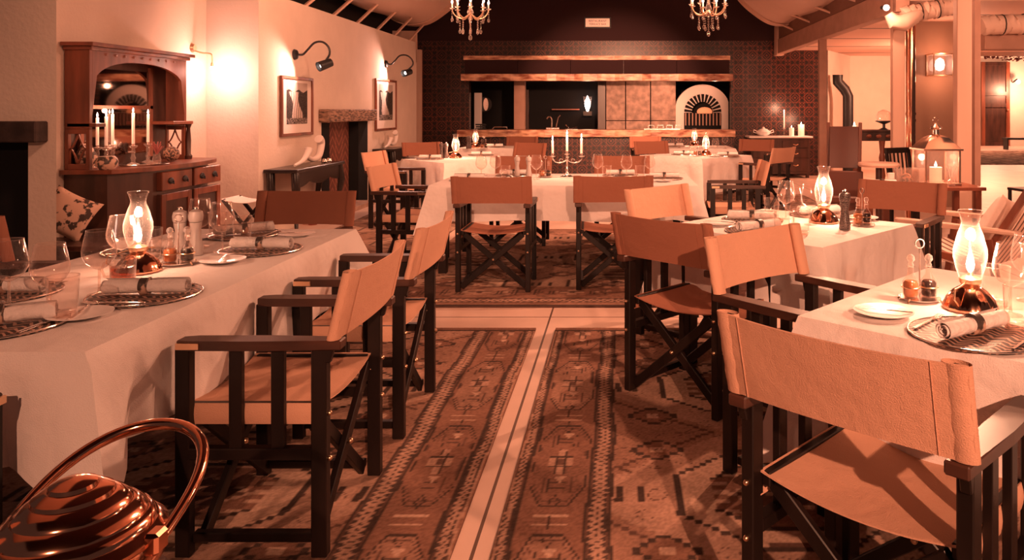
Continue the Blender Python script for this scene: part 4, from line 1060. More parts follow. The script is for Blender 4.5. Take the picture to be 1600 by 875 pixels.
# pictures (waterfall photographs in wooden frames), painted in a fine grid
def picture(y0, y1, z0, z1, seed, label):
    t = empty('framed_picture', (WX+.006, (y0+y1)/2, (z0+z1)/2)); w, h = y1-y0, z1-z0; f = .035
    for a, b_, c_, d in ((-w/2+f+.001, w/2-f-.001, -h/2, -h/2+f), (-w/2+f+.001, w/2-f-.001, h/2-f, h/2), (-w/2, -w/2+f, -h/2, h/2), (w/2-f, w/2, -h/2, h/2)):
        B().box(0, .03, a, b_, c_, d).build('frame_rail', MAHOG, t, bevel=.004)
    B().box(0, .010, -w/2+f, w/2-f, -h/2+f, h/2-f).build('mat_board', BOXW, t)
    nx, nz = 70, 80; a0, a1, c0, c1 = -w*.33, w*.33, -h*.30, h*.40
    rs = np.random.RandomState(seed); Y_, Z_ = np.meshgrid(np.linspace(a0, a1, nx), np.linspace(c0, c1, nz))
    u = (Y_-a0)/(a1-a0); v = (Z_-c0)/(c1-c0)
    tex = rs.rand(nz, nx); g = .02+.07*tex
    fall = (abs(u-.42-.10*np.sin(v*4+seed)) < .20+.06*np.sin(v*9)) & (v < .78) & (v > .14); st = .5+.5*np.sin(u*60+3*np.sin(v*7))
    g = np.where(fall, .30+.5*st*tex**.3, g); g = np.where(v > .80+.03*np.sin(u*14), .5, g)
    g = np.where((v < .14) & (tex > .6), .4, g)
    me = bpy.data.meshes.new('photo_print'); vs = np.stack([np.full(Y_.size, .012), Y_.ravel(), Z_.ravel()], 1); idx = np.arange(nx*nz).reshape(nz, nx)
    fq = np.stack([idx[:-1, :-1], idx[:-1, 1:], idx[1:, 1:], idx[1:, :-1]], -1).reshape(-1, 4)
    me.from_pydata(vs.tolist(), [], fq.tolist()); ca = me.color_attributes.new('Col', 'FLOAT_COLOR', 'POINT')
    c4 = np.ones((vs.shape[0], 4)); c4[:, :3] = g.ravel()[:, None]*np.array((1, .85, .78)); ca.data.foreach_set('color', c4.ravel())
    me.materials.append(PICM); o = bpy.data.objects.new('photo_print', me); C.objects.link(o); o.parent = t
    tag(t, label, 'picture', 'framed waterfall pictures')
PICM = attr_mat('print_paper', .8, 0)
picture(8.72, 9.62, CAMH-41*8.72/F*1.03, CAMH+54.5*8.72/F, 1, 'framed waterfall picture left of the fireplace')
picture(12.12, 13.24, CAMH-33*12.12/F, CAMH+50*12.12/F, 2, 'framed gorge picture right of the fireplace')
# console tables
def console(y0, y1, xf, h, label):
    t = empty('console_table', (WX+.01, (y0+y1)/2, 0)); L = (y1-y0)/2; dp = xf-WX
    B().box(0, dp, -L, L, h-.04, h).build('top', EBON, t, bevel=.006)
    # scalloped apron
    pl = [(-L+.04, h-.04), (L-.04, h-.04), (L-.04, h-.20)]
    for i in range(13):
        u = i/12; pl.append((L-.12-(2*L-.24)*u, h-.16-.05*abs(math.cos(u*PI*2))))
    pl.append((-L+.04, h-.20))
    B().prism(pl, (dp-.05, 0, 0), (0, 1, 0), (0, 0, 1), (.02, 0, 0)).build('apron', EBON, t)
    for sy in (-1, 1):
        for xx in (.05, dp-.05):
            B().tube([(xx, sy*(L-.07), h-.04), (xx+.02, sy*(L-.04), h-.22), (xx, sy*(L-.09), h*.4), (xx, sy*(L-.10), .08), (xx+.03, sy*(L-.06), .0)], [.045, .045, .025, .02, .03], 10).build('cabriole_leg', EBON, t, smooth=True)
    tag(t, label, 'console table', 'black console tables on the left wall')
console(7.95+.35, 9.75, -3.48, .745, 'black lacquer console table under the first picture')
console(11.98, 12.8, -3.5, .78, 'black lacquer console table under the second picture')
def horn(c, s, label):
    t = empty('horn_sculpture', c)
    B().tube(sm3([(0, -.30*s, .02*s), (0, -.12*s, .05*s), (0, 0, .12*s), (.0, .03*s, .16*s)]), [.012*s+.03*s*i/15 for i in range(16)], 10).build('left_horn', BOXW, t, smooth=True)
    B().tube(sm3([(0, -.02*s, .09*s), (0, .12*s, .05*s), (0, .28*s, .08*s), (0, .34*s, .20*s), (0, .28*s, .25*s)]), [.02*s+.025*s*i/20 for i in range(21)], 10).build('right_horn', BOXW, t, smooth=True)
    tag(t, label, 'sculpture', 'white horn sculptures')
horn((-3.62, 8.95, .745), 1.2, 'white curved horn sculpture on the nearer black console')
horn((-3.68, 12.4, .785), .95, 'white curved horn sculpture on the farther black console')
for i, (px, py, nm) in enumerate(((526, 258, 'left'), (533, 255, 'right'))):
    o = B().lathe([(.02, 0), (.03, .01), (.028, .04), (.02, .05)], seg=12).build('votive_holder', SILVER, smooth=True); o.location = (-3.6, 9.42+i*.15, .746); tag(o, 'small silver votive holder, %s of two at the console end' % nm, 'votive holder', 'votives on the console')
for i, (y, nm) in enumerate(((9.3, 'nearer'), (9.5, 'farther'))):
    o = B().lathe([(.05, 0), (.06, .08), (.05, .2), (.02, .26), (.018, .33), (.024, .34)], seg=14).build('wine_jug', AMBERG, smooth=True); o.location = (-3.7, y, .0); tag(o, 'dark glass bottle on the floor under the console, %s one' % nm, 'bottle', 'bottles under the console')
x, y = at(553, 312, 0); o = B().lathe([(.05, 0), (.06, .01), (.075, .13), (.07, .13)], seg=18).build('clay_pot', pbr('clay', (.5, .24, .16), .8), smooth=True); o.location = (x+.05, 10.9, 0.06); tag(o, 'small clay pot on the floor in front of the fireplace', 'pot')
o = B().box(-.06, .06, -.06, .06, 0, .16).build('white_box', BOXW, bevel=.006); o.location = (-3.4, 11.75, 0); tag(o, 'small white box on the floor beside the fireplace', 'box')

# ------------------------------------------------------------------ kitchen, counter and hood at the back
def slab(px0, px1, py0, py1, y, dep, name, mat, label, cat, wave=.012):
    x0, _, z1 = atY(px0, py0, y); x1, _, z0 = atY(px1, py1, y); n = 60
    q = B()
    q.grid(lambda u, v: (x0+(x1-x0)*u, y+wave*math.sin(u*37)+wave*.7*math.sin(u*91+1), z0+(z1-z0)*v+(.35*wave*math.sin(u*53) if v == 0 else 0)), n, 2)
    q.grid(lambda u, v: (x0+(x1-x0)*u, y+(wave*math.sin(u*37)+wave*.7*math.sin(u*91+1))*(1-v)+dep*v, z1), n, 1)
    q.grid(lambda u, v: (x0+(x1-x0)*u, y+(wave*math.sin(u*37)+wave*.7*math.sin(u*91+1))*(1-v)+dep*v, z0+(.35*wave*math.sin(u*53))*(1-v)), n, 1)
    for xx in (x0, x1): q.grid(lambda u, v: (xx, y+dep*u, z0+(z1-z0)*v), 1, 1)
    return tag(q.build(name, mat), label, cat)
cy = 15.75
slab(714, 1149, 203, 214, cy, .6, 'counter_slab', LIVE, 'long live edge wooden counter slab across the kitchen opening', 'counter')
slab(720, 1145, 115.5, 126, cy-.1, .35, 'hood_beam', LIVE, 'lower live edge timber beam along the extractor hood', 'beam')
slab(724, 1141, 87, 93.5, cy+.1, .25, 'hood_beam', LIVE, 'upper thinner live edge timber beam above the extractor hood', 'beam', .008)
x0, _, z1 = atY(726, 94, cy+.15); x1, _, z0 = atY(1140, 116, cy+.15)
t = empty('extractor_hood', ((x0+x1)/2, cy+.15, z0)); w = (x1-x0)
for i in range(5): B().box(-w/2+i*w/5+.004, -w/2+(i+1)*w/5-.004, 0, .4, 0, z1-z0).build('panel', MAROON, t)
B().box(-w/2, w/2, .01, .5, -.02, 0).build('grille', BLACKM, t)
tag(t, 'dark panelled extractor hood between the two live edge beams', 'extractor hood')
B().box(atY(722, 0, cy+.15)[0], atY(1146, 0, cy+.15)[0], cy+.15, by, 0, atY(0, 214, cy)[2]-.005).build('trim_4', TILE, kind='structure')
# inside the kitchen
ky_ = by+.45
def kbox(px0, px1, py0, py1, y, dep, name, mat, label, cat, g=None):
    x0, _, z1 = atY(px0, py0, y); x1, _, z0 = atY(px1, py1, y)
    o = B().box(x0, x1, y, y+dep, z0, z1).build(name, mat, bevel=.004); return tag(o, label, cat, g)
kbox(803, 820, 126, 203, ky_, .2, 'timber_pillar', TIMB, 'brown timber pillar inside the kitchen opening', 'pillar')
kbox(741, 752, 145, 203, ky_, .1, 'door_leaf', CHINA, 'pale narrow door leaf at the left of the kitchen opening', 'door leaf')
t = empty('stone_splashback', (0, 0, 0)); x0, _, z1 = atY(947, 127, ky_); 
for i, (pa, pb, pc, pd) in enumerate(((947, 977, 126, 188), (978, 1016, 126, 188), (1017, 1056, 126, 188), (947, 977, 189, 203), (978, 1016, 189, 203), (1017, 1056, 189, 203))):
    xa, _, za = atY(pa, pc, ky_); xb_, _, zb = atY(pb, pd, ky_); B().box(xa+.004, xb_-.004, ky_, ky_+.05, zb, za).build('slab', STONE, t, bevel=.003)
B().box(atY(947, 0, ky_)[0], atY(1056, 0, ky_)[0], ky_+.02, ky_+.1, .9, 2.0).build('backing', DARK, t)
tag(t, 'large stone splashback slabs behind the counter', 'splashback')
light('SPOT', (1.0, by-.2, 2.0), 12, target=(.6, ky_, 1.3), angle=130, size=.05)
# pizza oven: white domed wall with arch of bricks
t = empty('pizza_oven', (atY(1098, 0, ky_-.05)[0], ky_-.05, 0)); cx, _, zc = atY(1098, 176, ky_-.05); S = ky_/F
rO, rI = 29*S, 17*S; zc_ = zc
q = B()       # plaster face with arched hole
n = 24; xl, xr, zt, zb = -42*S, 40*S, atY(0, 127, ky_)[2], atY(0, 203, ky_)[2]
for i in range(n):
    a0, a1 = PI*i/n, PI*(i+1)/n
    def outer(a):
        c_, s_ = math.cos(a), math.sin(a)
        k = min((abs((xr if c_ > 0 else xl)/c_) if abs(c_) > 1e-6 else 9), (zt-zc_)/s_ if s_ > 1e-6 else 9); k = min(k, 44*S); return (k*c_, zc_+k*s_)
    i0, i1 = (rO*math.cos(a0), zc_+rO*1.0*math.sin(a0)), (rO*math.cos(a1), zc_+rO*math.sin(a1))
    q.prism([i0, outer(a0), outer(a1), i1], (0, 0, 0), (1, 0, 0), (0, 0, 1), (0, .25, 0))
q.box(rO, xr, 0, .25, zb, zc_); q.box(xl, -rO, 0, .25, zb, zc_); q.build('plaster_face', BOXW, t)
nb = 13
for i in range(nb):
    a0, a1 = PI*(i+.18)/nb, PI*(i+.82)/nb
    B().prism([(rI*math.cos(a0), zc_+rI*math.sin(a0)), (rO*math.cos(a0), zc_+rO*math.sin(a0)), (rO*math.cos(a1), zc_+rO*math.sin(a1)), (rI*math.cos(a1), zc_+rI*math.sin(a1))], (0, -.02, 0), (1, 0, 0), (0, 0, 1), (0, .2, 0)).build('arch_brick', DARK, t)
q = B()
for i in range(n):
    a0, a1 = PI*i/n, PI*(i+1)/n
    q.prism([(rI*math.cos(a0), zc_+rI*math.sin(a0)), (rO*math.cos(a0), zc_+rO*math.sin(a0)), (rO*math.cos(a1), zc_+rO*math.sin(a1)), (rI*math.cos(a1), zc_+rI*math.sin(a1))], (0, .005, 0), (1, 0, 0), (0, 0, 1), (0, .15, 0))
q.build('mortar_arch', BOXW, t)
B().box(-rO, rO, .2, .24, zb, zc_+rO).build('oven_mouth', DARK, t)
B().ball((.06, .17, zc_+.02), .17, 12, .6, 1, .3).build('ember_mound', pbr('hot_brick', (.75, .36, .22), .9, emit=(1, .3, .12), estr=.5), t, smooth=True)
for i in range(11): B().box(-rO+.02+i*.075, -rO+.045+i*.075, -.03, .0, zb+.1, zc_-.01).build('fire_grate_bar', TIMB, t)
B().box(-rO, rO, -.01, .15, zb+.02, zc_-.02).build('ash_door', DARK, t)
tag(t, 'arched pizza oven with dark bricks in white plaster at the counter right', 'pizza oven')
light('POINT', (t.location.x+.2, by-.1, 1.9), 4, size=.05)
# wall fire lantern inside the kitchen
p = atY(918, 163, by+1.3)
t = empty('fire_sconce', p); B().box(-.10, .10, 0, .12, -.26, -.16).build('bracket', BLACKM, t); B().lathe([(.03, -.16), (.07, -.02), (.10, .18)], seg=14, cap1=False).build('glass_shade', GLASS, t, smooth=True)
B().lathe([(.02, -.16), (.06, -.05), (.07, .04), (.03, .14), (.002, .2)], seg=12).build('flame', FLAME, t, smooth=True)
tag(t, 'burning fire sconce on the dark kitchen back wall', 'sconce'); light('POINT', (p[0], p[1]-.2, p[2]), 10, color=(1, .3, .12), size=.05)
kbox(862, 905, 170, 172, by+1.3, .1, 'kitchen_shelf', MAHOG, 'thin wooden shelf left of the fire sconce', 'shelf')
kbox(822, 826, 140, 203, by+1.2, .1, 'shelf_upright', MAHOGD, 'thin dark upright beside the kitchen shelf', 'upright')
kbox(934, 946, 128, 203, ky_, .2, 'timber_pillar', MAHOGD, 'dark timber pillar left of the stone splashback', 'pillar')
# clock / dial plate at left of opening
p = atY(757, 163, ky_+.1); t = empty('wall_clock', p)
B().prism([(.16*math.cos(k*PI/12), .16*math.sin(k*PI/12)) for k in range(24)], (0, 0, 0), (1, 0, 0), (0, 0, 1), (0, .03, 0)).build('case', BLACKM, t)
B().prism([(.055*math.cos(k*PI/12)+.03, .14*math.sin(k*PI/12)) for k in range(24)], (0, -.005, 0), (1, 0, 0), (0, 0, 1), (0, .01, 0)).build('dial', SILVER, t)
tag(t, 'round dark gauge with a shiny dial at the left of the kitchen', 'gauge')
zc = atY(0, 203, cy)[2]
x = atY(862, 0, cy+.3)[0]
t = empty('kitchen_tap', (x, cy+.3, zc)); B().tube(sm3([(0, 0, 0), (0, 0, .22), (-.06, 0, .27), (-.10, 0, .22)]), .014, 8).build('spout', SILVER, t, smooth=True); B().tube([(.08, 0, 0), (.14, 0, .25), (.18, 0, .30)], .012, 8).build('lever', SILVER, t, smooth=True); B().box(-.12, .16, -.05, .05, 0, .05).build('base', SILVER, t, bevel=.01)
tag(t, 'chrome kitchen tap standing on the counter', 'tap')
x = atY(893, 0, cy+.3)[0]; t = empty('toast_rack', (x, cy+.3, zc)); B().box(-.12, .14, -.08, .08, .0, .012).build('base', SILVER, t); B().tube([(-.12, 0, .10), (-.05, 0, .02), (.12, 0, .05)], .01, 6).build('frame', SILVER, t, smooth=True)
tag(t, 'small chrome rack right of the tap on the counter', 'rack')
x = atY(1034, 0, cy+.2)[0]
t = empty('dish_rack', (x, cy+.2, zc)); B().box(-.38, .38, -.12, .12, 0, .03).build('tray', SILVER, t, bevel=.005)
for i in range(4): B().tube([(-.28+i*.19, 0, .03), (-.28+i*.19, 0, .09), (-.16+i*.19, 0, .09), (-.16+i*.19, 0, .03)], .008, 6).build('handle', SILVER, t, smooth=True)
tag(t, 'steel tray rack with four handles on the counter', 'tray rack')
x = atY(780, 0, cy+.2)[0]; o = B().tube([(-.15, 0, .0), (-.10, 0, .05), (.16, 0, .05), (.16, 0, 0)], .01, 8).build('chrome_rail', SILVER, smooth=True); o.location = (x, cy+.2, zc+.005); tag(o, 'low chrome rail at the left of the counter', 'rail')
x = atY(752, 0, cy+.2)[0]; o = B().box(-.12, .1, -.08, .08, 0, .03).box(-.1, .08, -.07, .07, .045, .075).box(-.11, .09, -.07, .07, .09, .12).box(-.02, 0, -.01, .01, .0, .12).build('tray_stack', BLACKM); o.location = (x, cy+.2, zc); tag(o, 'black letter trays stacked at the left end of the counter', 'tray stack')
# sideboard at the back wall with things on top
x0, x1 = atY(1174, 0, 15.7)[0], atY(1266, 0, 15.7)[0]
t = empty('sideboard', ((x0+x1)/2, 15.7, 0)); w = x1-x0; sh = atY(0, 213, 15.7)[2]
B().box(-w/2-.05, w/2+.05, -.03, .5, sh-.035, sh).build('top', CHINA, t, bevel=.005)
B().box(-w/2, w/2, 0, .48, .08, sh-.035).build('body', MAHOGD, t)
for i in range(2):
    for k, (z0, z1) in enumerate(((.62, .76), (.42, .59), (.14, .39))):
        f = B().box(-w/2+.03+i*(w/2), -w/2-.03+(i+1)*(w/2), -.015, .0, z0, z1).build('drawer', MAHOGD, t, bevel=.004)
        B().tube([(-w/4+i*w/2-.05, -.015, (z0+z1)/2), (-w/4+i*w/2, -.04, (z0+z1)/2-.015), (-w/4+i*w/2+.05, -.015, (z0+z1)/2)], .009, 6).build('handle', BRASS, f, smooth=True)
for sx in (-w/2+.05, w/2-.05): B().box(sx-.03, sx+.03, .02, .08, 0, .09).build('leg', MAHOGD, t)
tag(t, 'dark sideboard with pale top against the tiled back wall', 'sideboard')
x = atY(1193, 0, 15.9)[0]
t = empty('tureen', (x, 15.9, sh)); B().lathe([(.06, 0), (.13, .04), (.15, .09), (.14, .10)], seg=20).build('bowl', CHINA, t, smooth=True); B().lathe([(.14, .10), (.08, .14), (.02, .16), (.025, .18), (.002, .19)], seg=20).build('lid', CHINA, t, smooth=True)
for s in (-1, 1): B().tube([(s*.14, 0, .06), (s*.21, 0, .08), (s*.20, 0, .13), (s*.14, 0, .10)], .01, 6).build('handle', CHINA, t, smooth=True)
tag(t, 'white lidded tureen at the left of the far sideboard', 'tureen')
x = atY(1225, 0, 15.9)[0]; o = inst('stk', gstick, (x, 15.9, sh), 0, 'slim candlestick on the far sideboard', 'candlestick', scale=.95)
inst('sbc', candle(.33, .014), (x, 15.9, sh+.173), 0, 'tall lit taper candle on the far sideboard', 'candle'); light('POINT', (x, 15.8, sh+.58), 14, color=(1, .45, .26), size=.03)
def pillar_candle(hh, r):
    def f():
        r_ = empty('pillar_candle'); B().lathe([(r, 0), (r, hh), (r*.8, hh), (.003, hh-.01)], seg=20).build('wax', WAX, r_, smooth=True)
        B().lathe([(.002, hh), (.010, hh+.01), (.011, hh+.02), (.001, hh+.05)], seg=10).build('flame', FLAME, r_, smooth=True); return r_
    return f
x = atY(1236, 0, 15.9)[0]; inst('pc1', pillar_candle(.17, .05), (x, 15.85, sh), 0, 'short pillar candle on the far sideboard', 'candle', 'pillar candles on the sideboard')
x = atY(1251, 0, 15.9)[0]; inst('pc2', pillar_candle(.24, .065), (x, 15.85, sh), 0, 'taller broad pillar candle at the right of the far sideboard', 'candle', 'pillar candles on the sideboard'); light('POINT', (x, 15.7, sh+.34), 12, color=(1, .45, .26), size=.03)

# sign on the gable
p0, p1 = atY(915, 29, by-.02), atY(952.5, 42, by-.02)
t = empty('wall_sign', ((p0[0]+p1[0])/2, by-.03, (p0[2]+p1[2])/2)); w, h = (p1[0]-p0[0])/2, (p0[2]-p1[2])/2
B().box(-w-.03, w+.03, 0, .03, -h-.03, h+.03).build('frame', BLACKM, t, bevel=.003)
B().box(-w, w, -.01, .0, -h, h).build('plate', pbr('sign_plate', (.95, .66, .5), .5, emit=(1, .55, .38), estr=.25), t)
def text(s, size, loc, parent, mat, name='lettering'):
    cu = bpy.data.curves.new(name, 'FONT'); cu.body = s; cu.size = size; cu.align_x = 'CENTER'; cu.align_y = 'CENTER'; cu.extrude = .002
    o = bpy.data.objects.new(name, cu); C.objects.link(o); o.rotation_euler = (PI/2, 0, 0); o.location = loc; o.parent = parent; cu.materials.append(mat)
    me = bpy.data.meshes.new_from_object(o.evaluated_get(bpy.context.evaluated_depsgraph_get())); o2 = bpy.data.objects.new(name, me); C.objects.link(o2)
    o2.rotation_euler = o.rotation_euler; o2.location = loc; o2.parent = parent; bpy.data.objects.remove(o); return o2
text('RESTAURANT', .062, (0, -.013, .032), t, MAHOGD); text('TERRACE BAR', .058, (0, -.013, -.036), t, MAHOGD)
tag(t, 'small lit restaurant sign in a black frame high on the dark gable', 'sign')

# ------------------------------------------------------------------ chandeliers
def chandelier():
    r_ = empty('chandelier')
    B().tube([(0, 0, .05), (0, 0, 2.6)], .006, 6).build('chain', BRASS, r_)
    B().lathe([(.01, -.1), (.03, -.07), (.012, -.04), (.04, 0), (.02, .06), (.012, .16), (.03, .2), (.01, .25)], seg=14).build('stem', GLASSR, r_, smooth=True)
    for k in range(8):
        a = 2*PI*k/8+.2; c_, s_ = math.cos(a), math.sin(a)
        pts = [(.02, -.02), (.09, -.07), (.16, -.05), (.20, .0), (.21, .04)]
        B().tube(sm3([(c_*r, s_*r, z) for r, z in pts]), .007, 6).build('arm', BRASS, r_, smooth=True)
        B().lathe([(.004, .03), (.032, .045), (.034, .05), (.01, .05)], (c_*.21, s_*.21, 0), 12).build('drip_pan', GLASSR, r_, smooth=True)
        B().lathe([(.009, .05), (.009, .10), (.002, .10)], (c_*.21, s_*.21, 0), 8).build('candle_sleeve', WAX, r_, smooth=True)
        B().lathe([(.004, .10), (.012, .115), (.011, .13), (.001, .155)], (c_*.21, s_*.21, 0), 10).build('bulb', BULB, r_, smooth=True)
        for rr, zz, n in ((.21, .02, 3), (.12, -.09, 4)):
            q = B()
            for j in range(n): q.ball((c_*rr, s_*rr, zz-.028*j-.01), .009, 6)
            q.ball((c_*rr, s_*rr, zz-.028*n-.02), .016, 8, 1.6); q.build('crystal_drop', GLASSR, r_, smooth=True)
    q = B()
    for j in range(5): q.ball((0, 0, -.12-.03*j), .012, 6)
    q.ball((0, 0, -.29), .022, 8, 1.5); q.build('crystal_drop', GLASSR, r_, smooth=True)
    return r_
for px, py, nm in ((735, 20, 'left'), (1107, 14, 'right')):
    p = atY(px, py, 9); inst('chand', chandelier, p, 0, 'crystal chandelier with lit bulbs hanging at the upper %s' % nm, 'chandelier', 'crystal chandeliers')
    light('POINT', (p[0], p[1], p[2]+.28), 32, size=.12)

# ------------------------------------------------------------------ square lantern sconce on the brown pier
p = atY(1467, 102, 10.9)
t = empty('wall_lantern', p); s = .135
for z in (-.155, .145): B().box(-s-.01, s+.01, -.16, .1, z, z+.015).build('frame_plate', BRASS, t)
for sx in (-1, 1):
    for yy in (-.155, .09): B().box(sx*s-.008, sx*s+.008, yy-.008, yy+.008, -.15, .15).build('frame_bar', BRASS, t)
B().box(-s+.01, s-.01, -.15, .08, -.14, .14).build('glass_pane', GLASS, t)
B().lathe([(.01, -.08), (.05, -.06), (.065, 0), (.05, .07), (.01, .10)], (.0, -.03, 0), 14).build('bulb', BULB, t, smooth=True)
tag(t, 'square glass wall lantern glowing on the brown pier', 'wall lantern')
light('POINT', (p[0], p[1]-.22, p[2]+.2), 9, size=.04); light('POINT', (p[0], p[1]-.22, p[2]-.2), 9, size=.04)
p = atY(1591, 128, 29.5); t = empty('wall_lamp', p); B().tube([(0, .4, 0), (0, .1, .1), (0, 0, .05)], .03, 8).build('arm', BLACKM, t, smooth=True); B().ball((0, 0, 0), .08).build('bulb', BULB, t, smooth=True)
tag(t, 'small wall lamp beside the distant wooden door', 'wall lamp'); light('POINT', (p[0], p[1]-.6, p[2]-.3), 260, size=.1)
light('SPOT', (5.9, 16.3, 1.75), 60, target=(6.8, 17.9, 1.7), angle=150, size=.03)

# ------------------------------------------------------------------ lantern table and big lantern
lx, ly = 2.74, 6.72; TZ = .74
t = empty('side_table', (lx, ly, 0)); B().box(-.52, .36, -.26, .28, TZ-.03, TZ).build('top', MAHOG, t, bevel=.005)
for sx in (-.47, .31):
    for sy in (-.2, .22): B().box(sx-.025, sx+.025, sy-.025, sy+.025, 0, TZ-.03).build('leg', MAHOG, t, bevel=.003)
B().box(-.48, .32, -.2, .22, .2, .23).build('shelf', MAHOG, t)
tag(t, 'brown side table carrying the big square lantern', 'side table')
x = atY(1462, 0, ly)[0]; s = .145
t = empty('candle_lantern', (x, ly, TZ)); H_ = .30
B().box(-s-.015, s+.015, -s-.015, s+.015, 0, .025).build('base', PCOP, t, bevel=.004)
for sx in (-1, 1):
    for sy in (-1, 1): B().box(sx*s-.008, sx*s+.008, sy*s-.008, sy*s+.008, .02, H_).build('corner_bar', PCOP, t)
    B().box(sx*s-.002, sx*s+.002, -s, s, .03, H_).build('glass_pane', GLASS, t)
    B().box(-s, s, sx*s-.002, sx*s+.002, .03, H_).build('glass_pane', GLASS, t)
B().box(-s-.025, s+.025, -s-.025, s+.025, H_, H_+.02).build('eaves_plate', PCOP, t, bevel=.003)
q = B(); rings = []
for w_, z in ((s+.01, H_+.02), (s*.85, H_+.06), (s*.55, H_+.11), (s*.3, H_+.13)):
    rings.append([q.bm.verts.new((a*w_, b_*w_, z)) for a, b_ in ((-1, -1), (0, -1.08), (1, -1), (1.08, 0), (1, 1), (0, 1.08), (-1, 1), (-1.08, 0))])
for A, D in zip(rings, rings[1:]):
    for k in range(8): q.bm.faces.new((A[k], A[(k+1) % 8], D[(k+1) % 8], D[k]))
q.build('domed_roof', PCOP, t, smooth=True)
B().lathe([(.045, H_+.125), (.03, H_+.14), (.028, H_+.18), (.055, H_+.19), (.05, H_+.20), (.025, H_+.22), (.012, H_+.24)], seg=20).build('chimney_cap', PCOP, t, smooth=True)
B().tube(arc((0, 0, H_+.262), .022, 0, 2*PI, 16)[:-1], .005, 6, closed=True).build('hanging_ring', PCOP, t, smooth=True)
tag(t, 'big square copper lantern with glass sides on the side table', 'lantern')
inst('pc3', pillar_candle(.125, .052), (x, ly, TZ+.026), 0, 'thick white pillar candle inside the big copper lantern', 'candle'); light('POINT', (x, ly-.02, TZ+.22), 6, color=(1, .5, .3), size=.03)
x = atY(1483, 0, ly-.2)[0]
t = empty('reed_diffuser', (x+.02, ly-.2, TZ)); B().lathe([(.028, 0), (.03, .05), (.012, .065), (.012, .08)], seg=14, cap1=False).build('bottle', GLASSR, t, smooth=True)
for k in range(5): B().tube([(0, 0, .02), ((k-2)*.018, .01*(k % 2), .17)], .003, 5).build('reed', CUSHL, t)
tag(t, 'reed diffuser bottle with white sticks right of the lantern', 'diffuser')
x = atY(1416, 0, ly)[0]
t = empty('glass_vase', (x, ly, TZ)); B().box(-.08, .08, -.08, .08, 0, .005).build('base', GLASSR, t)
for a in (-1, 1): B().box(a*.08-.002, a*.08+.002, -.08, .08, 0, .14).box(-.08, .08, a*.08-.002, a*.08+.002, 0, .14).build('pane', GLASSR, t)
B().ball((0, 0, .05), .05, 10).build('filling', WICK, t, smooth=True)
tag(t, 'square glass vase with woven filling left of the lantern', 'vase')
x = atY(1372, 0, ly)[0]
inst('nap', napkin, (x, ly-.1, TZ), .3, 'white napkin rolled on the left of the lantern side table', 'napkin')
x = atY(1392, 0, ly)[0]; o = B().lathe([(.03, 0), (.03, .10), (.025, .10)], seg=14).build('small_candle', WAX, smooth=True); o.location = (x, ly, TZ); tag(o, 'short white candle between napkin and glass vase on the lantern table', 'candle')
# round side table behind
x, y = atY(1373, 0, 7.6)[0], 7.6; hz = atY(0, 254, 7.6)[2]
t = empty('round_table', (x, y, 0)); B().lathe([(.19, hz-.04), (.20, hz-.02), (.19, hz)], seg=30).build('top', TIMBL, t, smooth=True); B().tube([(0, 0, .03), (0, 0, hz-.03)], .03, 12).build('pedestal', MAHOGD, t, smooth=True)
for k in range(3): B().bar((0, 0, .08), (.2*math.cos(k*2.09), .2*math.sin(k*2.09), .02), .03, .03).build('foot', MAHOGD, t)
tag(t, 'small round pale topped table behind the napkin side table', 'round table')
# leather high chair
x = atY(1318, 0, 7.9)[0]
t = empty('leather_chair', (x, 7.9, 0), -.35)
for s in (-1, 1):
    B().bar((s*.15, .05, .5), (s*.16, .12, 1.26), .035, .035, (0, 1, 0)).build('back_post', MAHOG, t, bevel=.004)
    for yy in (-.22, .18): B().box(s*.17-.02, s*.17+.02, yy-.02, yy+.02, 0, .5).build('leg', MAHOG, t, bevel=.004)
B().box(-.21, .21, -.26, .22, .46, .53).build('seat', LEATH, t, bevel=.015)
B().grid(lambda u, v: ((u-.5)*.28, -.02+.10*v+.008*math.sin(u*PI), .80+.42*v), 10, 8, .03).build('back_pad', LEATH, t, smooth=True)
B().box(-.20, .20, -.20, -.17, .1, .78).build('skirt', LEATH, t, bevel=.01)
tag(t, 'tall oxblood leather chair left of the round table', 'chair')
# carved buffet with turned legs
x0, x1 = atY(1332, 0, 11)[0], atY(1400, 0, 11)[0]; zt_ = atY(0, 203, 11)[2]
t = empty('carved_buffet', ((x0+x1)/2, 11, 0)); w = x1-x0
B().box(-w/2, w/2, 0, .4, zt_-.03, zt_).build('top', MAHOGD, t, bevel=.005); B().box(-w/2+.03, w/2-.03, .02, .38, zt_-.16, zt_-.03).build('frieze', MAHOGD, t)
for k in range(4): B().ball((-w/2+.1+k*.14, .01, zt_-.09), .04, 8, .7, 1, .4).build('carved_boss', MAHOG, t, smooth=True)
for sx in (-w/2+.06, w/2-.18):
    B().lathe([(.035, 0), (.03, .1), (.02, .25), (.05, .45), (.03, .6), (.045, .7), (.03, .78), (.045, zt_-.16)], (sx, .06, 0), 14).build('turned_leg', MAHOG, t, smooth=True)
B().box(-w/2+.02, w/2-.02, .02, .38, .3, .34).build('shelf', MAHOGD, t)
tag(t, 'dark carved buffet with turned legs near the flue pipe', 'buffet')
x = atY(1383, 0, 11.1)[0]; t = empty('glass_cloche', (x, 11.15, zt_)); B().lathe([(.08, 0), (.02, .03), (.02, .08), (.12, .12), (.12, .13)], seg=18).build('stand', BLACKM, t, smooth=True); B().lathe([(.10, .13), (.11, .19), (.08, .26), (.02, .29)], seg=18, cap0=False).build('dome', GLASSR, t, smooth=True)
tag(t, 'round glass dome on a dark stand on the buffet', 'cloche')
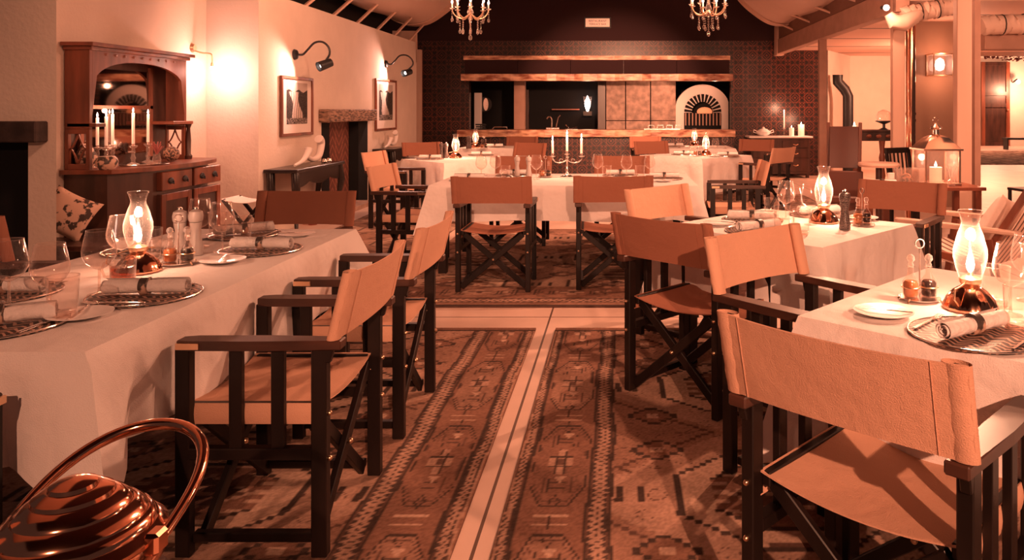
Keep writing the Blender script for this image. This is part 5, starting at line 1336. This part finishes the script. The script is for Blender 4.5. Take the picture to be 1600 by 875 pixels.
x = atY(1330, 0, 11.1)[0]+.06; o = inst('pc4', pillar_candle(.06, .03), (x, 11.15, zt_), 0, 'small lit candle on the left end of the buffet', 'candle'); light('POINT', (x, 11.0, zt_+.15), 8, color=(1, .5, .3), size=.03)
# spindle chair seen behind the glass vase
x = atY(1430, 0, 8.2)[0]; t = empty('spindle_chair', (x, 8.2, 0), .5)
B().box(-.2, .2, -.2, .2, .43, .47).build('seat', WOOD, t, bevel=.01)
for sx in (-.17, .17):
    for sy in (-.17, .17): B().box(sx-.018, sx+.018, sy-.018, sy+.018, 0, .43).build('leg', WOOD, t)
    B().bar((sx, .17, .45), (sx, .24, .97), .03, .03).build('back_post', WOOD, t)
for k in range(5): B().bar((-.12+k*.06, .18, .47), (-.12+k*.06, .235, .93), .014, .014).build('spindle', WOOD, t)
B().bar((-.19, .24, .95), (.19, .24, .95), .03, .06).build('top_rail', WOOD, t, bevel=.004)
tag(t, 'dark spindle back chair between the post and the lantern', 'chair')

# ------------------------------------------------------------------ striped sling armchair at the right
SX, SY = 2.58, 5.52
AD = (-.65, .76)
t = empty('sling_armchair', (SX, SY, 0), ang(*AD))
hw = .30
for s in (-1, 1):
    B().bar((s*hw, .38, 0), (s*hw, .30, .55), .04, .05, (0, 1, 0)).build('front_leg', MAHOG, t, bevel=.004)
    B().bar((s*hw, -.30, 0), (s*hw, -.22, .52), .04, .05, (0, 1, 0)).build('rear_leg', MAHOG, t, bevel=.004)
    B().bar((s*hw, .36, .40), (s*hw, -.18, .34), .035, .05, (0, 0, 1)).build('seat_rail', MAHOG, t, bevel=.004)
    B().bar((s*(hw-.02), -.12, .30), (s*(hw-.02), -.62, 1.14), .035, .045, (0, 1, 0)).build('back_rail', MAHOG, t, bevel=.004)
    B().prism([(-.035, -.42), (.035, -.42), (.045, .2), (.05, .42), (0, .46), (-.05, .42), (-.04, .2)], (s*(hw+.02), 0, .57), (1, 0, 0), (0, 1, 0), (0, 0, .03)).build('armrest', TIMBL, t, bevel=.008)
B().bar((-hw, -.62, 1.14), (hw, -.62, 1.14), .04, .05).build('top_rail', MAHOG, t, bevel=.004)
def sl(u, v):
    x = (u-.5)*.52
    if v < .45: q = v/.45; return (x, .35-.50*q, .40-.10*q-.03*math.sin(q*PI))
    q = (v-.45)/.55; return (x, -.15-.47*q-.02*math.sin(q*PI), .30+.84*q-.03*math.sin(q*PI))
B().grid(sl, 8, 24, .006).build('striped_sling', SLING, t, smooth=True)
tag(t, 'wooden armchair with a striped sling at the right edge', 'armchair')
o = cushion(.42, .42, .16).build('scatter_cushion', CUSHL, smooth=True); o.rotation_euler = (math.radians(28), .25, ang(*AD)); o.location = (SX+.02, SY-.02, .40); tag(o, 'cream cushion with a sprig print on the striped armchair', 'cushion')
# black iron chair at the right edge
x = atY(1600, 0, 9.0)[0]; t = empty('iron_chair', (x+.15, 9.0, 0), .2)
B().box(-.22, .22, -.2, .22, .44, .47).build('seat', BLACKM, t)
for s in (-1, 1):
    B().bar((s*.2, .2, 0), (s*.2, .2, .45), .03, .03).build('leg', BLACKM, t); B().bar((s*.2, -.2, 0), (s*.24, -.26, 1.35), .04, .05).build('back_leg', BLACKM, t)
for k in range(5): B().bar((-.2, -.2-.01*k, .6+.15*k), (.2, -.2-.01*k, .6+.15*k), .02, .05).build('back_slat', BLACKM, t)
tag(t, 'tall black slat back chair at the right edge of the room', 'chair')
# low bench by the distant door
x = atY(1585, 0, 27)[0]; t = empty('low_bench', (x, 27, 0)); B().box(-.35, .6, -.2, .2, .35, .42).build('seat', BLACKM, t)
for sx in (-.3, .55): B().box(sx-.02, sx+.02, -.15, .15, 0, .35).build('leg', BLACKM, t)
tag(t, 'black low bench beside the distant wooden door', 'bench')
x0, x1 = atY(1540, 0, 22)[0], atY(1640, 0, 22)[0]
o = B(); rr = random.Random(4)
for k in range(260):
    a = x0+(x1-x0)*rr.random(); z = atY(0, 88, 22)[2]+(.13 if a > x0+.5 else .06)*rr.uniform(-1, 1.4); o.ball((a, 22+rr.uniform(-.1, .1), z), rr.uniform(.02, .045), 6, .5)
o = o.build('hanging_greenery', LEAF, kind='stuff'); tag(o, 'leafy garland hanging over the distant doorway', 'garland')
